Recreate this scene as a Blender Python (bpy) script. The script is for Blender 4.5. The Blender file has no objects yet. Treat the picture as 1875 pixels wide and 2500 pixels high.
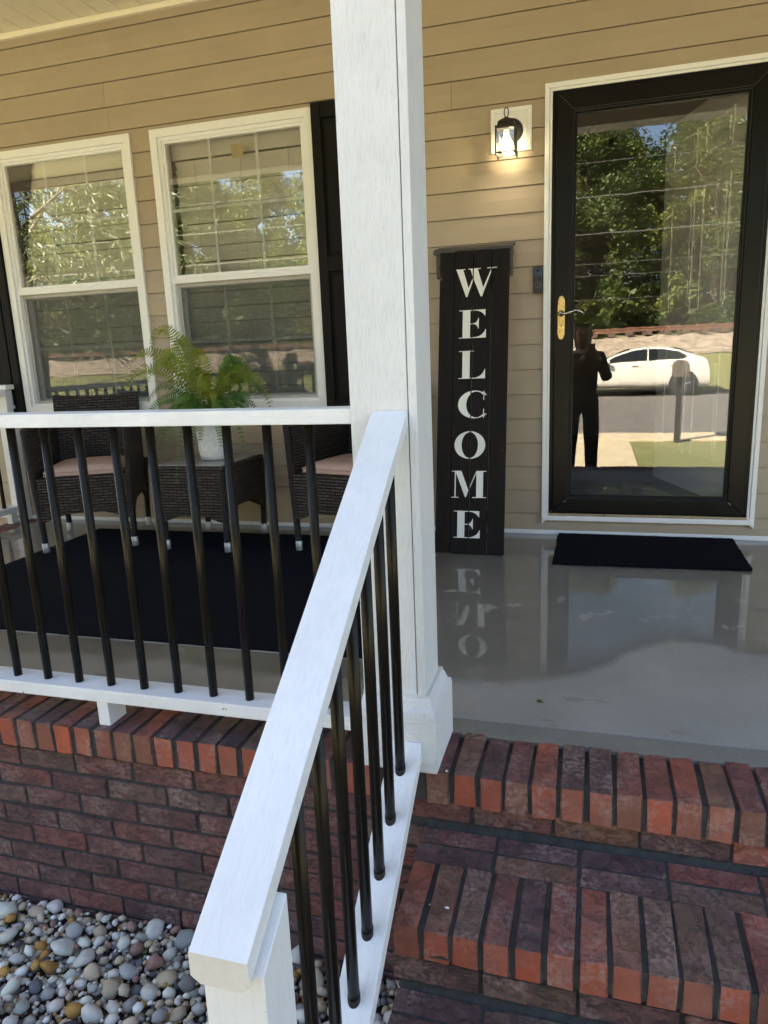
import bpy, bmesh, math, random
from mathutils import Vector, Matrix, noise as mnoise
R = math.radians
random.seed(7)
scene = bpy.context.scene
COL = scene.collection

# ------------------------------------------------------------------ camera
CAM = Vector((0.2098, -3.8268, 0.9887))
YAW, PIT, ROL = 0.2885, -0.2196, -0.0407
fw = Vector((-math.sin(YAW) * math.cos(PIT), math.cos(YAW) * math.cos(PIT), math.sin(PIT)))
rt = Vector((math.cos(YAW), math.sin(YAW), 0))
up = rt.cross(fw)
r2 = rt * math.cos(ROL) + up * math.sin(ROL)
u2 = -rt * math.sin(ROL) + up * math.cos(ROL)
cam = bpy.data.cameras.new('camera')
cam.sensor_fit = 'VERTICAL'
cam.sensor_height = 36.0
cam.sensor_width = 36.0
cam.lens = 1734.9 / 2500 * 36
cam.clip_start = 0.004
cam.clip_end = 2000
camo = bpy.data.objects.new('camera', cam)
M = Matrix((r2, u2, -fw)).transposed().to_4x4()
M.translation = CAM
camo.matrix_world = M
COL.objects.link(camo)
scene.camera = camo

# ------------------------------------------------------------------ sky, sun, exposure
SUN_EL, SUN_AZ = R(42), R(45)      # azimuth measured from +y towards -x: behind the house, to the left
sd = Vector((-math.sin(SUN_AZ) * math.cos(SUN_EL), math.cos(SUN_AZ) * math.cos(SUN_EL), math.sin(SUN_EL)))
world = bpy.data.worlds.new('World')
scene.world = world
world.use_nodes = True
wn = world.node_tree
sky = wn.nodes.new('ShaderNodeTexSky')
sky.sky_type = 'NISHITA'
sky.sun_disc = False
sky.sun_elevation = SUN_EL
sky.sun_rotation = -SUN_AZ
sky.air_density = 1.0
sky.dust_density = 3.0
sky.ozone_density = 0.6
wn.links.new(sky.outputs[0], wn.nodes['Background'].inputs[0])
wn.nodes['Background'].inputs[1].default_value = 0.055
sun = bpy.data.lights.new('sun', 'SUN')
sun.energy = 5.0
sun.angle = R(0.5)
sun.color = (1.0, 0.90, 0.72)
suno = bpy.data.objects.new('sun', sun)
suno.rotation_euler = sd.to_track_quat('Z', 'Y').to_euler()
COL.objects.link(suno)
vs = scene.view_settings
vs.view_transform = 'Standard'
vs.look = 'None'
vs.gamma = 1.0
vs.use_curve_mapping = False
vs.exposure = 3.58
scene.cycles.use_denoising = True
scene.cycles.max_bounces = 10
scene.cycles.diffuse_bounces = 5
scene.cycles.transparent_max_bounces = 24
scene.cycles.sample_clamp_indirect = 8.0

# ------------------------------------------------------------------ mesh helpers
class MB:
    def __init__(s):
        s.v = []; s.f = []; s.m = []; s.mi = 0
    def add(s, vs_, fs):
        o = len(s.v)
        s.v += [tuple(v) for v in vs_]
        for f in fs:
            s.f.append(tuple(i + o for i in f)); s.m.append(s.mi)
        return s
    def box(s, x0, x1, y0, y1, z0, z1):
        v = [(x0, y0, z0), (x1, y0, z0), (x1, y1, z0), (x0, y1, z0), (x0, y0, z1), (x1, y0, z1), (x1, y1, z1), (x0, y1, z1)]
        return s.add(v, [(0, 3, 2, 1), (4, 5, 6, 7), (0, 1, 5, 4), (1, 2, 6, 5), (2, 3, 7, 6), (3, 0, 4, 7)])
    def prism(s, pts, ext):
        """planar polygon pts (3d) extruded by vector ext"""
        n = len(pts); e = Vector(ext)
        v = [Vector(p) for p in pts] + [Vector(p) + e for p in pts]
        fs = [tuple(range(n))[::-1], tuple(range(n, 2 * n))]
        for i in range(n):
            j = (i + 1) % n
            fs.append((i, j, n + j, n + i))
        return s.add(v, fs)
    def tube(s, pts, rad, seg=8, cap=True, flat=1.0):
        pts = [Vector(p) for p in pts]
        if not hasattr(rad, '__len__'): rad = [rad] * len(pts)
        rings = []
        prev = None
        for i, p in enumerate(pts):
            a = pts[max(i - 1, 0)]; b = pts[min(i + 1, len(pts) - 1)]
            t = (b - a).normalized()
            if prev is None:
                ref = Vector((0, 0, 1)) if abs(t.z) < 0.9 else Vector((1, 0, 0))
                n1 = t.cross(ref).normalized()
            else:
                n1 = (prev - t * prev.dot(t)).normalized()
            prev = n1
            n2 = t.cross(n1)
            rings.append([p + (n1 * math.cos(2 * math.pi * k / seg) + n2 * math.sin(2 * math.pi * k / seg) * flat) * rad[i] for k in range(seg)])
        v = [q for r in rings for q in r]
        fs = []
        for i in range(len(pts) - 1):
            for k in range(seg):
                a = i * seg + k; b = i * seg + (k + 1) % seg
                fs.append((a, b, b + seg, a + seg))
        if cap:
            fs.append(tuple(range(seg))[::-1]); fs.append(tuple(range((len(pts) - 1) * seg, len(pts) * seg)))
        return s.add(v, fs)
    def lathe(s, prof, c=(0, 0, 0), seg=24, ax='z'):
        v = []; fs = []
        for (r, h) in prof:
            for k in range(seg):
                a = 2 * math.pi * k / seg
                if ax == 'z': v.append((c[0] + r * math.cos(a), c[1] + r * math.sin(a), c[2] + h))
                elif ax == 'y': v.append((c[0] + r * math.cos(a), c[1] + h, c[2] - r * math.sin(a)))
                else: v.append((c[0] + h, c[1] + r * math.cos(a), c[2] + r * math.sin(a)))
        n = len(prof)
        for i in range(n - 1):
            for k in range(seg):
                a = i * seg + k; b = i * seg + (k + 1) % seg
                fs.append((a, b, b + seg, a + seg))
        if prof[0][0] > 1e-5: fs.append(tuple(range(seg))[::-1])
        if prof[-1][0] > 1e-5: fs.append(tuple(range((n - 1) * seg, n * seg)))
        return s.add(v, fs)
    def mesh(s, name, mats, smooth=False):
        me = bpy.data.meshes.new(name)
        me.from_pydata(s.v, [], s.f)
        for m in (mats if isinstance(mats, (list, tuple)) else [mats]): me.materials.append(m)
        me.polygons.foreach_set('material_index', s.m)
        if smooth: me.polygons.foreach_set('use_smooth', [True] * len(s.f))
        me.update()
        return me
    def build(s, name, mats, parent=None, bevel=0, smooth=False, clean=True):
        me = s.mesh(name, mats, smooth)
        if bevel or clean:
            bm = bmesh.new(); bm.from_mesh(me)
            if clean: bmesh.ops.recalc_face_normals(bm, faces=bm.faces)
            if bevel:
                eds = [e for e in bm.edges if len(e.link_faces) == 2 and e.calc_face_angle(0) > 0.5]
                bmesh.ops.bevel(bm, geom=eds, offset=bevel, segments=2, profile=0.6, affect='EDGES', clamp_overlap=True)
            bm.to_mesh(me); bm.free()
        return link(name, me, parent)

def link(name, data, parent=None):
    o = bpy.data.objects.new(name, data)
    COL.objects.link(o)
    if parent is not None: o.parent = parent
    return o

def tag(o, label=None, cat=None, group=None, kind=None):
    if label: o['label'] = label
    if cat: o['category'] = cat
    if group: o['group'] = group
    if kind: o['kind'] = kind
    return o

def thing(name, label, cat, loc=(0, 0, 0), rz=0, group=None):
    o = link(name, None)
    o.empty_display_size = 0.1
    o.location = loc; o.rotation_euler = (0, 0, rz)
    return tag(o, label, cat, group)

def box(name, x0, x1, y0, y1, z0, z1, m, parent=None, bevel=0.0):
    return MB().box(x0, x1, y0, y1, z0, z1).build(name, m, parent, bevel)

# ------------------------------------------------------------------ materials
def srgb(r, g, b):
    f = lambda c: (c / 255 / 12.92) if c / 255 <= 0.04045 else ((c / 255 + 0.055) / 1.055) ** 2.4
    return (f(r), f(g), f(b))

class NT:
    """small helper round a node tree"""
    def __init__(s, name):
        s.mat = bpy.data.materials.new(name); s.mat.use_nodes = True
        s.t = s.mat.node_tree; s.b = s.t.nodes['Principled BSDF']; s.o = s.t.nodes['Material Output']
    def n(s, typ, **kw):
        nd = s.t.nodes.new('ShaderNode' + typ)
        for k, v in kw.items():
            if k.startswith('i_'): nd.inputs[int(k[2:])].default_value = v
            else: setattr(nd, k, v)
        return nd
    def l(s, a, b): s.t.links.new(a, b)
    def coord(s, scale=(1, 1, 1), rnd=False):
        tc = s.n('TexCoord')
        mp = s.n('Mapping'); mp.inputs['Scale'].default_value = scale
        s.l(tc.outputs['Object'], mp.inputs[0])
        if rnd:
            oi = s.n('ObjectInfo')
            mu = s.n('VectorMath', operation='SCALE'); mu.inputs[0].default_value = (31, 17, 23)
            s.l(oi.outputs['Random'], mu.inputs['Scale'])
            s.l(mu.outputs[0], mp.inputs['Location'])
        return mp.outputs[0]
    def noise(s, vec, scale, detail=4, rough=0.6, dist=0.0):
        nd = s.n('TexNoise'); nd.inputs['Scale'].default_value = scale
        nd.inputs['Detail'].default_value = detail; nd.inputs['Roughness'].default_value = rough; nd.inputs['Distortion'].default_value = dist
        s.l(vec, nd.inputs['Vector']); return nd.outputs['Fac']
    def voro(s, vec, scale, feature='F1'):
        nd = s.n('TexVoronoi', feature=feature); nd.inputs['Scale'].default_value = scale
        s.l(vec, nd.inputs['Vector']); return nd.outputs['Distance']
    def ramp(s, fac, stops, interp='LINEAR'):
        nd = s.n('ValToRGB'); cr = nd.color_ramp; cr.interpolation = interp
        while len(cr.elements) < len(stops): cr.elements.new(0.5)
        for e, (p, c) in zip(cr.elements, stops):
            e.position = p; e.color = (c if hasattr(c, '__len__') else (c, c, c))[:3] + (1,) if hasattr(c, '__len__') else (c, c, c, 1)
        s.l(fac, nd.inputs[0]); return nd.outputs[0]
    def mix(s, fac, a, b, blend='MIX'):
        nd = s.n('MixRGB', blend_type=blend)
        for i, x in ((0, fac), (1, a), (2, b)):
            if hasattr(x, 'is_linked') or hasattr(x, 'links'): s.l(x, nd.inputs[i])
            elif i == 0: nd.inputs[0].default_value = x
            else: nd.inputs[i].default_value = tuple(x)[:3] + (1,)
        return nd.outputs[0]
    def math(s, op, a, b=None):
        nd = s.n('Math', operation=op)
        for i, x in ((0, a), (1, b)):
            if x is None: continue
            if hasattr(x, 'links'): s.l(x, nd.inputs[i])
            else: nd.inputs[i].default_value = x
        return nd.outputs[0]
    def bump(s, h, strength=0.3, dist=0.005, prev=None):
        nd = s.n('Bump'); nd.inputs['Strength'].default_value = strength; nd.inputs['Distance'].default_value = dist
        s.l(h, nd.inputs['Height'])
        if prev is not None: s.l(prev, nd.inputs['Normal'])
        s.l(nd.outputs[0], s.b.inputs['Normal']); return nd.outputs[0]
    def col(s, x):
        if hasattr(x, 'links'): s.l(x, s.b.inputs['Base Color'])
        else: s.b.inputs['Base Color'].default_value = tuple(x)[:3] + (1,)
    def rough(s, x):
        if hasattr(x, 'links'): s.l(x, s.b.inputs['Roughness'])
        else: s.b.inputs['Roughness'].default_value = x

def simple(name, c, rough=0.5, var=0.12, vscale=8, bump=0.0, bscale=60, metal=0.0, spec=0.5, stretch=(1, 1, 1), rvar=0.1):
    k = NT(name)
    v = k.coord(stretch, rnd=True)
    n = k.noise(v, vscale, 5)
    d = tuple(x * (1 - var) for x in c); e = tuple(min(1, x * (1 + var)) for x in c)
    k.col(k.ramp(n, [(0.3, d), (0.7, e)]))
    k.rough(k.ramp(n, [(0.3, max(0, rough - rvar)), (0.7, min(1, rough + rvar))]))
    k.b.inputs['Metallic'].default_value = metal
    k.b.inputs['Specular IOR Level'].default_value = spec
    if bump: k.bump(k.noise(v, bscale, 4), bump, 0.004)
    return k.mat

def mat_paint(name, c=(0.78, 0.785, 0.79), grain=(1, 1, 1), gscale=120, gstr=0.25, chips=0.0, dirt=0.1, rough=0.55, chipscale=60, lines=0.8):
    """brushed white paint over wood grain; chips show grey wood"""
    k = NT(name)
    v = k.coord(grain, rnd=True); w = k.coord((1, 1, 1), rnd=True)
    g = k.noise(v, gscale, 6, 0.65)
    d = k.noise(w, 5, 6, 0.7)
    base = k.mix(k.ramp(d, [(0.35, 0.0), (0.75, 1.0)]), c, tuple(x * (1 - dirt) for x in c))
    base = k.mix(k.ramp(g, [(0.35, 0.35), (0.48, 0.0)]), base, tuple(x * lines for x in c))
    if chips:
        ch = k.noise(w, chipscale, 3, 0.5); big = k.noise(w, 7, 2)
        lim = k.math('MULTIPLY', ch, k.ramp(big, [(0.45, 0.72), (0.75, 1.0)]))
        msk = k.ramp(lim, [(0.74 - chips, 0.0), (0.755 - chips, 1.0)])
        base = k.mix(msk, base, (0.16, 0.14, 0.12))
        lumps = k.math('SUBTRACT', g, msk)
    else: lumps = g
    k.col(base); k.rough(rough)
    k.bump(lumps, gstr, 0.003)
    return k.mat

M_white = mat_paint('white_trim', gstr=0.04, dirt=0.04, rough=0.4)
M_rail = mat_paint('white_rail_paint', grain=(1, 14, 14), gscale=14, gstr=0.35, chips=0.07, dirt=0.14)
M_hand = mat_paint('white_handrail_paint', grain=(6, 1.2, 1.2), gscale=26, gstr=0.5, chips=0.075, dirt=0.14)
M_post = mat_paint('white_post_paint', grain=(9, 9, 0.7), gscale=22, gstr=0.4, chips=0.085, dirt=0.10, chipscale=45)
M_endgrain = mat_paint('end_grain_paint', grain=(1, 1, 1), gscale=70, gstr=0.5, chips=0.03, dirt=0.22, c=(0.72, 0.69, 0.64))
M_col = mat_paint('column_wood_paint', grain=(9, 9, 0.55), gscale=42, gstr=1.0, chips=0.03, dirt=0.10, c=(0.74, 0.745, 0.75), lines=0.6)
M_colbase = mat_paint('column_base_paint', grain=(0.7, 0.7, 9), gscale=30, gstr=1.0, chips=0.04, dirt=0.08, c=(0.74, 0.745, 0.75), lines=0.6)

def mat_siding():
    k = NT('tan_vinyl_siding')
    v = k.coord((1, 1, 1), rnd=True); s = k.coord((2, 8, 40))
    n = k.noise(v, 2.5, 5, 0.6); st = k.noise(s, 6, 4)
    c1 = (0.345, 0.278, 0.205)
    b = k.mix(k.ramp(n, [(0.35, 0.0), (0.7, 1.0)]), c1, (0.385, 0.312, 0.224))
    b = k.mix(k.ramp(k.noise(v, 9, 6, 0.7), [(0.6, 0.0), (0.75, 0.35)]), b, (0.41, 0.345, 0.26))
    k.col(b); k.rough(k.ramp(n, [(0.3, 0.38), (0.7, 0.5)]))
    k.bump(st, 0.08, 0.002)
    return k.mat
M_siding = mat_siding()

def mat_brick(name, end=False):
    k = NT(name)
    v = k.coord((1, 1, 1), rnd=True)
    oi = k.n('ObjectInfo')
    n1 = k.noise(v, 38, 6, 0.7); n2 = k.noise(v, 14, 4, 0.6)
    if end:
        base = k.ramp(oi.outputs['Random'], [(0.0, (0.30, 0.062, 0.032)), (0.25, (0.40, 0.082, 0.036)), (0.42, (0.15, 0.075, 0.046)), (0.55, (0.30, 0.10, 0.066)), (0.72, (0.45, 0.088, 0.032)), (0.88, (0.22, 0.07, 0.046)), (1.0, (0.38, 0.115, 0.075))])
    else: base = oi.outputs['Color']
    b = k.mix(k.ramp(n2, [(0.35, 0.0), (0.65, 0.55)]), base, (0.075, 0.045, 0.045) if not end else (0.15, 0.05, 0.032))
    b = k.mix(k.ramp(n1, [(0.45, 0.0), (0.75, 0.5)]), b, (0.26, 0.12, 0.095))
    # chalky efflorescence
    ef = k.math('MULTIPLY', k.ramp(k.noise(v, 6, 3), [(0.46, 0.0), (0.66, 0.9)]), k.ramp(k.noise(v, 90, 5, 0.7), [(0.42, 0.0), (0.62, 0.75)]))
    b = k.mix(ef, b, (0.36, 0.25, 0.22))
    k.col(b); k.rough(k.ramp(n1, [(0.3, 0.62), (0.7, 0.85)]))
    if end:
        s = k.coord((1, 1, 6), rnd=True)
        h = k.math('ADD', k.noise(s, 50, 4), k.math('MULTIPLY', k.noise(v, 160, 3), 0.6))
        k.bump(h, 0.45, 0.004)
    else:
        cr = k.noise(k.coord((1, 1, 1.6), rnd=True), 30, 6, 0.66, 0.5)
        h = k.math('ADD', k.math('MULTIPLY', k.ramp(cr, [(0.40, 0.0), (0.50, 1.0)]), 0.8), k.math('MULTIPLY', n1, 1.1))
        k.bump(h, 0.9, 0.007)
    return k.mat
M_brick = mat_brick('brick_face'); M_bend = mat_brick('brick_end', True)
def mat_mortar():
    k = NT('dark_mortar'); v = k.coord()
    n = k.noise(v, 25, 6, 0.7)
    k.col(k.ramp(n, [(0.3, (0.022, 0.021, 0.020)), (0.7, (0.055, 0.053, 0.050))])); k.rough(0.9)
    k.bump(k.noise(v, 120, 5, 0.7), 0.7, 0.005); return k.mat
M_mortar = mat_mortar()

def mat_concrete(name, c0, c1, wet=False):
    k = NT(name); v = k.coord()
    n = k.noise(v, 3.0, 7, 0.65); fine = k.noise(v, 160, 4, 0.7)
    base = k.ramp(n, [(0.3, c0), (0.72, c1)])
    base = k.mix(k.ramp(fine, [(0.5, 0.0), (0.72, 0.5)]), base, tuple(x * 0.55 for x in c0))
    if not wet:
        k.col(base); k.rough(0.85); k.bump(fine, 0.3, 0.004); return k.mat
    sep = k.n('SeparateXYZ'); tc = k.n('TexCoord'); k.l(tc.outputs['Object'], sep.inputs[0])
    mr = k.n('MapRange'); mr.inputs[1].default_value = -0.5; mr.inputs[2].default_value = 1.5; k.l(sep.outputs[0], mr.inputs[0])
    fc = k.n('FloatCurve'); cu = fc.mapping.curves[0]
    # x (-0.5..1.5 -> 0..1) ; value = -edge_y/2
    pts = [(0.0, 0.955), (0.155, 0.932), (0.275, 0.90), (0.3725, 0.843), (0.4525, 0.735), (0.5225, 0.7035), (0.585, 0.7275), (0.63, 0.744), (1.0, 0.80)]
    cu.points[0].location = pts[0]; cu.points[1].location = pts[-1]
    for p in pts[1:-1]: cu.points.new(*p)
    fc.mapping.update(); k.l(mr.outputs[0], fc.inputs['Value'])
    edge = k.math('MULTIPLY', fc.outputs[0], -2.0)
    d = k.math('SUBTRACT', sep.outputs[1], edge)
    d = k.math('ADD', d, k.math('MULTIPLY', k.math('SUBTRACT', k.noise(v, 5, 6, 0.75), 0.5), 0.22))
    msk = k.ramp(k.math('ADD', d, 0.5), [(0.475, 0.0), (0.535, 1.0)])
    # damp footprints and a few drying islands with shapes of their own
    isl = k.ramp(k.noise(k.coord((1, 2.2, 1)), 4.2, 3, 0.4), [(0.655, 0.0), (0.668, 1.0)])
    bandm = k.math('MULTIPLY', k.ramp(k.math('ADD', sep.outputs[1], 2.0), [(0.66, 0.0), (0.72, 1.0)]), k.ramp(k.math('ADD', sep.outputs[1], 1.4), [(0.42, 1.0), (0.50, 0.0)]))
    spot = k.math('MULTIPLY', bandm, k.ramp(k.noise(k.coord((1, 0.9, 1)), 8.0, 3, 0.5), [(0.62, 0.0), (0.632, 1.0)]))
    left = k.ramp(k.math('ADD', sep.outputs[0], 0.9), [(0.42, 1.0), (0.6, 0.0)])
    msk = k.math('SUBTRACT', msk, k.math('MULTIPLY', spot, 0.8))
    wetm = k.math('MAXIMUM', msk, k.math('MULTIPLY', isl, 0.6))
    base = k.mix(wetm, base, k.mix(1.0, base, (0.58, 0.58, 0.56), 'MULTIPLY'))
    base = k.mix(left, base, k.mix(1.0, base, (0.85, 0.80, 0.72), 'MULTIPLY'))
    film = k.math('MULTIPLY', msk, k.ramp(k.math('ADD', d, 0.3), [(0.31, 0.0), (0.5, 1.0)]))
    k.col(base); k.rough(k.ramp(wetm, [(0.0, 0.8), (1.0, 0.42)]))
    k.bump(k.math('ADD', fine, k.math('MULTIPLY', k.noise(k.coord((1, 14, 1)), 30, 3), 0.5)), 0.22, 0.003)
    k.l(film, k.b.inputs['Coat Weight']); k.b.inputs['Coat Roughness'].default_value = 0.014; k.b.inputs['Coat IOR'].default_value = 1.47
    return k.mat
M_slab = mat_concrete('porch_concrete', (0.25, 0.245, 0.228), (0.33, 0.322, 0.30), True)
M_border = mat_concrete('trowelled_concrete', (0.17, 0.165, 0.145), (0.23, 0.22, 0.195))
M_walk = mat_concrete('walk_concrete', (0.40, 0.33, 0.22), (0.50, 0.42, 0.29))
M_asphalt = mat_concrete('asphalt', (0.10, 0.092, 0.085), (0.15, 0.137, 0.125))

def mat_black_metal():
    k = NT('black_baluster_metal'); v = k.coord((1, 1, 1), True)
    n = k.noise(v, 4, 2)
    k.col(k.ramp(n, [(0.3, (0.008, 0.0068, 0.0055)), (0.7, (0.013, 0.011, 0.009))])); k.rough(0.27); k.b.inputs['Specular IOR Level'].default_value = 0.2; k.b.inputs['Specular Tint'].default_value = (1.0, 0.92, 0.8, 1)
    return k.mat
M_bal = mat_black_metal()
def mat_wood_dark(name, c0, c1):
    k = NT(name); v = k.coord((18, 18, 0.9), True)
    g = k.noise(v, 9, 6, 0.65, 1.2); sp = k.noise(k.coord((1, 1, 1), True), 14, 4)
    b = k.ramp(g, [(0.35, c0), (0.65, c1)])
    b = k.mix(k.ramp(sp, [(0.7, 0.0), (0.76, 0.5)]), b, (0.16, 0.075, 0.035))
    k.col(b); k.rough(0.6); k.b.inputs['Specular IOR Level'].default_value = 0.14; k.bump(g, 0.35, 0.003); return k.mat
M_sign = mat_wood_dark('black_stained_wood', (0.0035, 0.003, 0.003), (0.016, 0.012, 0.010))
M_letter = mat_paint('white_letter_paint', gstr=0.1, dirt=0.15, chips=0.02, grain=(6, 6, 1), gscale=30, rough=0.7, c=(0.74, 0.74, 0.70))
M_shutter = mat_wood_dark('black_shutter', (0.004, 0.0038, 0.0036), (0.008, 0.0075, 0.007))
M_black = simple('black_door_paint', (0.005, 0.005, 0.005), 0.3, 0.1, 6, rvar=0.03, spec=0.22)
M_gasket = simple('black_gasket', (0.006, 0.006, 0.006), 0.7)
M_dark = simple('dark_bronze_metal', (0.018, 0.016, 0.014), 0.45, 0.2, 30, bump=0.15, bscale=150)
M_mailbox = simple('mailbox_black_metal', (0.035, 0.033, 0.032), 0.35, 0.15, 30)
M_brass = simple('brass', (0.66, 0.50, 0.24), 0.25, 0.08, 20, metal=1.0)
M_nickel = simple('nickel', (0.55, 0.53, 0.49), 0.2, 0.05, 20, metal=1.0)
M_alu = simple('grey_aluminium', (0.45, 0.45, 0.46), 0.38, 0.08, 60, metal=0.6)
M_screenframe = simple('screen_frame', (0.40, 0.385, 0.36), 0.5)
M_gold = simple('brass_sill', (0.45, 0.36, 0.22), 0.35, 0.1, 30, metal=0.8)
M_blind = simple('white_blind_slat', (0.70, 0.675, 0.60), 0.5, 0.03, 5)
M_cord = simple('blind_cord', (0.30, 0.28, 0.24), 0.8)
M_inner = simple('interior_wall', (0.32, 0.29, 0.25), 0.8)
M_innerfloor = simple('interior_floor', (0.035, 0.025, 0.02), 0.4, 0.3, 3)
M_door = simple('white_door_paint', (0.88, 0.86, 0.80), 0.4, 0.03, 10)
M_soffit = simple('cream_soffit_vinyl', (0.80, 0.74, 0.60), 0.5, 0.05, 4)
M_cream = simple('white_porch_beam', (0.72, 0.69, 0.62), 0.5, 0.05, 4)
M_roof = simple('roof_shingle', (0.06, 0.055, 0.05), 0.9, 0.3, 20, 0.6, 40)
M_bell = simple('blue_black_plastic', (0.012, 0.015, 0.022), 0.3)
M_bellface = simple('dark_lens_plastic', (0.05, 0.075, 0.12), 0.2)
M_ring = simple('grey_ring', (0.12, 0.13, 0.15), 0.4)

def mat_weave(name, c0, c1):
    k = NT(name); tc = k.n('TexCoord'); mp = k.n('Mapping'); k.l(tc.outputs['UV'], mp.inputs[0])
    br = k.n('TexBrick'); br.offset = 0.5; k.l(mp.outputs[0], br.inputs['Vector'])
    br.inputs['Scale'].default_value = 1.0; br.inputs['Brick Width'].default_value = 0.052; br.inputs['Row Height'].default_value = 0.0155
    br.inputs['Mortar Size'].default_value = 0.0036; br.inputs['Mortar Smooth'].default_value = 0.9
    br.inputs['Color1'].default_value = c0 + (1,); br.inputs['Color2'].default_value = c1 + (1,); br.inputs['Mortar'].default_value = (0.002, 0.002, 0.002, 1)
    k.col(br.outputs['Color']); k.rough(0.5); k.b.inputs['Specular IOR Level'].default_value = 0.22
    inv = k.math('SUBTRACT', 1.0, br.outputs['Fac']); k.bump(inv, 1.0, 0.012)
    return k.mat
M_weave = mat_weave('dark_wicker_weave', (0.040, 0.031, 0.028), (0.075, 0.060, 0.054))
def mat_wrap():
    k = NT('wicker_leg_wrap'); v = k.coord((1, 1, 1))
    w = k.n('TexWave', wave_type='BANDS', bands_direction='Z'); w.inputs['Scale'].default_value = 38; k.l(v, w.inputs['Vector'])
    k.col(k.ramp(w.outputs['Fac'], [(0.1, (0.004, 0.004, 0.004)), (0.6, (0.028, 0.023, 0.021))])); k.rough(0.45); k.bump(w.outputs['Fac'], 0.9, 0.005)
    return k.mat
M_wrap = mat_wrap()
def mat_fabric(name, c, sc=500):
    k = NT(name); v = k.coord()
    n = k.noise(v, 7, 5, 0.6); f = k.noise(v, sc, 2)
    k.col(k.ramp(n, [(0.3, tuple(x * 0.88 for x in c)), (0.7, c)])); k.rough(0.95); k.b.inputs['Specular IOR Level'].default_value = 0.08
    k.bump(k.math('ADD', k.math('MULTIPLY', n, 2.0), f), 0.35, 0.004); return k.mat
M_cushion = mat_fabric('pink_beige_cushion', (0.50, 0.35, 0.29))
M_pipe = mat_fabric('cushion_piping', (0.44, 0.30, 0.25))
M_rug = mat_fabric('navy_black_rug', (0.0055, 0.006, 0.010), 260)
M_rugback = simple('rug_backing', (0.35, 0.34, 0.32), 0.9)
def mat_mat():
    k = NT('navy_mat_pile'); v = k.coord((1, 1, 1))
    z = k.n('TexWave', wave_type='BANDS', bands_direction='DIAGONAL'); z.inputs['Scale'].default_value = 9; z.inputs['Distortion'].default_value = 3; k.l(v, z.inputs['Vector'])
    f = k.noise(v, 320, 3, 0.7)
    k.col(k.ramp(f, [(0.3, (0.004, 0.0045, 0.007)), (0.7, (0.012, 0.013, 0.019))])); k.rough(0.95); k.b.inputs['Specular IOR Level'].default_value = 0.05
    k.bump(k.math('ADD', f, k.math('MULTIPLY', z.outputs['Fac'], 0.7)), 1.0, 0.01); return k.mat
M_mat = mat_mat()
def mat_pot():
    k = NT('grey_patterned_pot'); v = k.coord()
    n = k.noise(v, 40, 4)
    k.col(k.ramp(n, [(0.3, (0.50, 0.50, 0.50)), (0.7, (0.60, 0.60, 0.60))])); k.rough(0.7); k.bump(n, 0.2, 0.002); return k.mat
M_pot = mat_pot(); M_potline = simple('raised_white_glaze', (0.76, 0.76, 0.75), 0.6)

def mat_leaf(name, c0, c1, trans=0.25, vs_=6):
    k = NT(name); v = k.coord((1, 1, 1), True)
    n = k.noise(v, vs_, 4)
    c = k.ramp(n, [(0.3, c0), (0.7, c1)])
    k.col(c); k.rough(0.5); k.b.inputs['Specular IOR Level'].default_value = 0.35
    tr = k.n('BsdfTranslucent'); k.l(k.mix(1.0, c, (1.3, 1.35, 0.6), 'MULTIPLY'), tr.inputs[0])
    mx = k.n('MixShader'); mx.inputs[0].default_value = trans
    k.l(k.b.outputs[0], mx.inputs[1]); k.l(tr.outputs[0], mx.inputs[2]); k.l(mx.outputs[0], k.o.inputs[0])
    return k.mat
M_fern = mat_leaf('fern_green', (0.045, 0.115, 0.02), (0.11, 0.19, 0.03), 0.2)
M_fern2 = mat_leaf('fern_yellow_green', (0.14, 0.185, 0.02), (0.24, 0.27, 0.035), 0.25)
M_leafA = mat_leaf('tree_leaf_dark', (0.028, 0.048, 0.010), (0.075, 0.10, 0.022), 0.25, 0.6)
M_leafB = mat_leaf('tree_leaf_light', (0.060, 0.085, 0.016), (0.12, 0.14, 0.03), 0.3, 0.6)
M_leafC = mat_leaf('long_leaf', (0.06, 0.075, 0.035), (0.11, 0.12, 0.06), 0.25, 2)
M_bark = simple('bark', (0.09, 0.07, 0.05), 0.9, 0.3, 3, 0.6, 10, stretch=(3, 3, 0.6))

def mat_glass(name, base, tint=(0.86, 0.92, 0.88), wobble=0.0, rough=0.0):
    k = NT(name)
    tr = k.n('BsdfTransparent'); tr.inputs[0].default_value = tint + (1,)
    gl = k.n('BsdfGlossy'); gl.inputs[0].default_value = (1, 1, 1, 1); gl.inputs['Roughness'].default_value = rough
    fr = k.n('Fresnel'); fr.inputs[0].default_value = 1.5
    fac = k.math('ADD', fr.outputs[0], base)
    if wobble:
        bp = k.n('Bump'); bp.inputs['Strength'].default_value = wobble; bp.inputs['Distance'].default_value = 0.004
        k.l(k.noise(k.coord((1, 1, 1), True), 5, 2), bp.inputs['Height']); k.l(bp.outputs[0], gl.inputs['Normal'])
    mx = k.n('MixShader'); k.l(fac, mx.inputs[0]); k.l(tr.outputs[0], mx.inputs[1]); k.l(gl.outputs[0], mx.inputs[2]); k.l(mx.outputs[0], k.o.inputs[0])
    return k.mat
M_glass = mat_glass('window_glass', 0.09, (0.985, 0.99, 0.98), wobble=0.02)
M_doorglass = mat_glass('storm_door_glass', 0.04, (0.99, 0.99, 0.99), wobble=0.025)
M_tableglass = mat_glass('table_glass', 0.03, (0.55, 0.6, 0.58))
M_lampglass = mat_glass('seeded_lamp_glass', 0.05, (0.95, 0.93, 0.85), wobble=0.6, rough=0.05)
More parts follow.
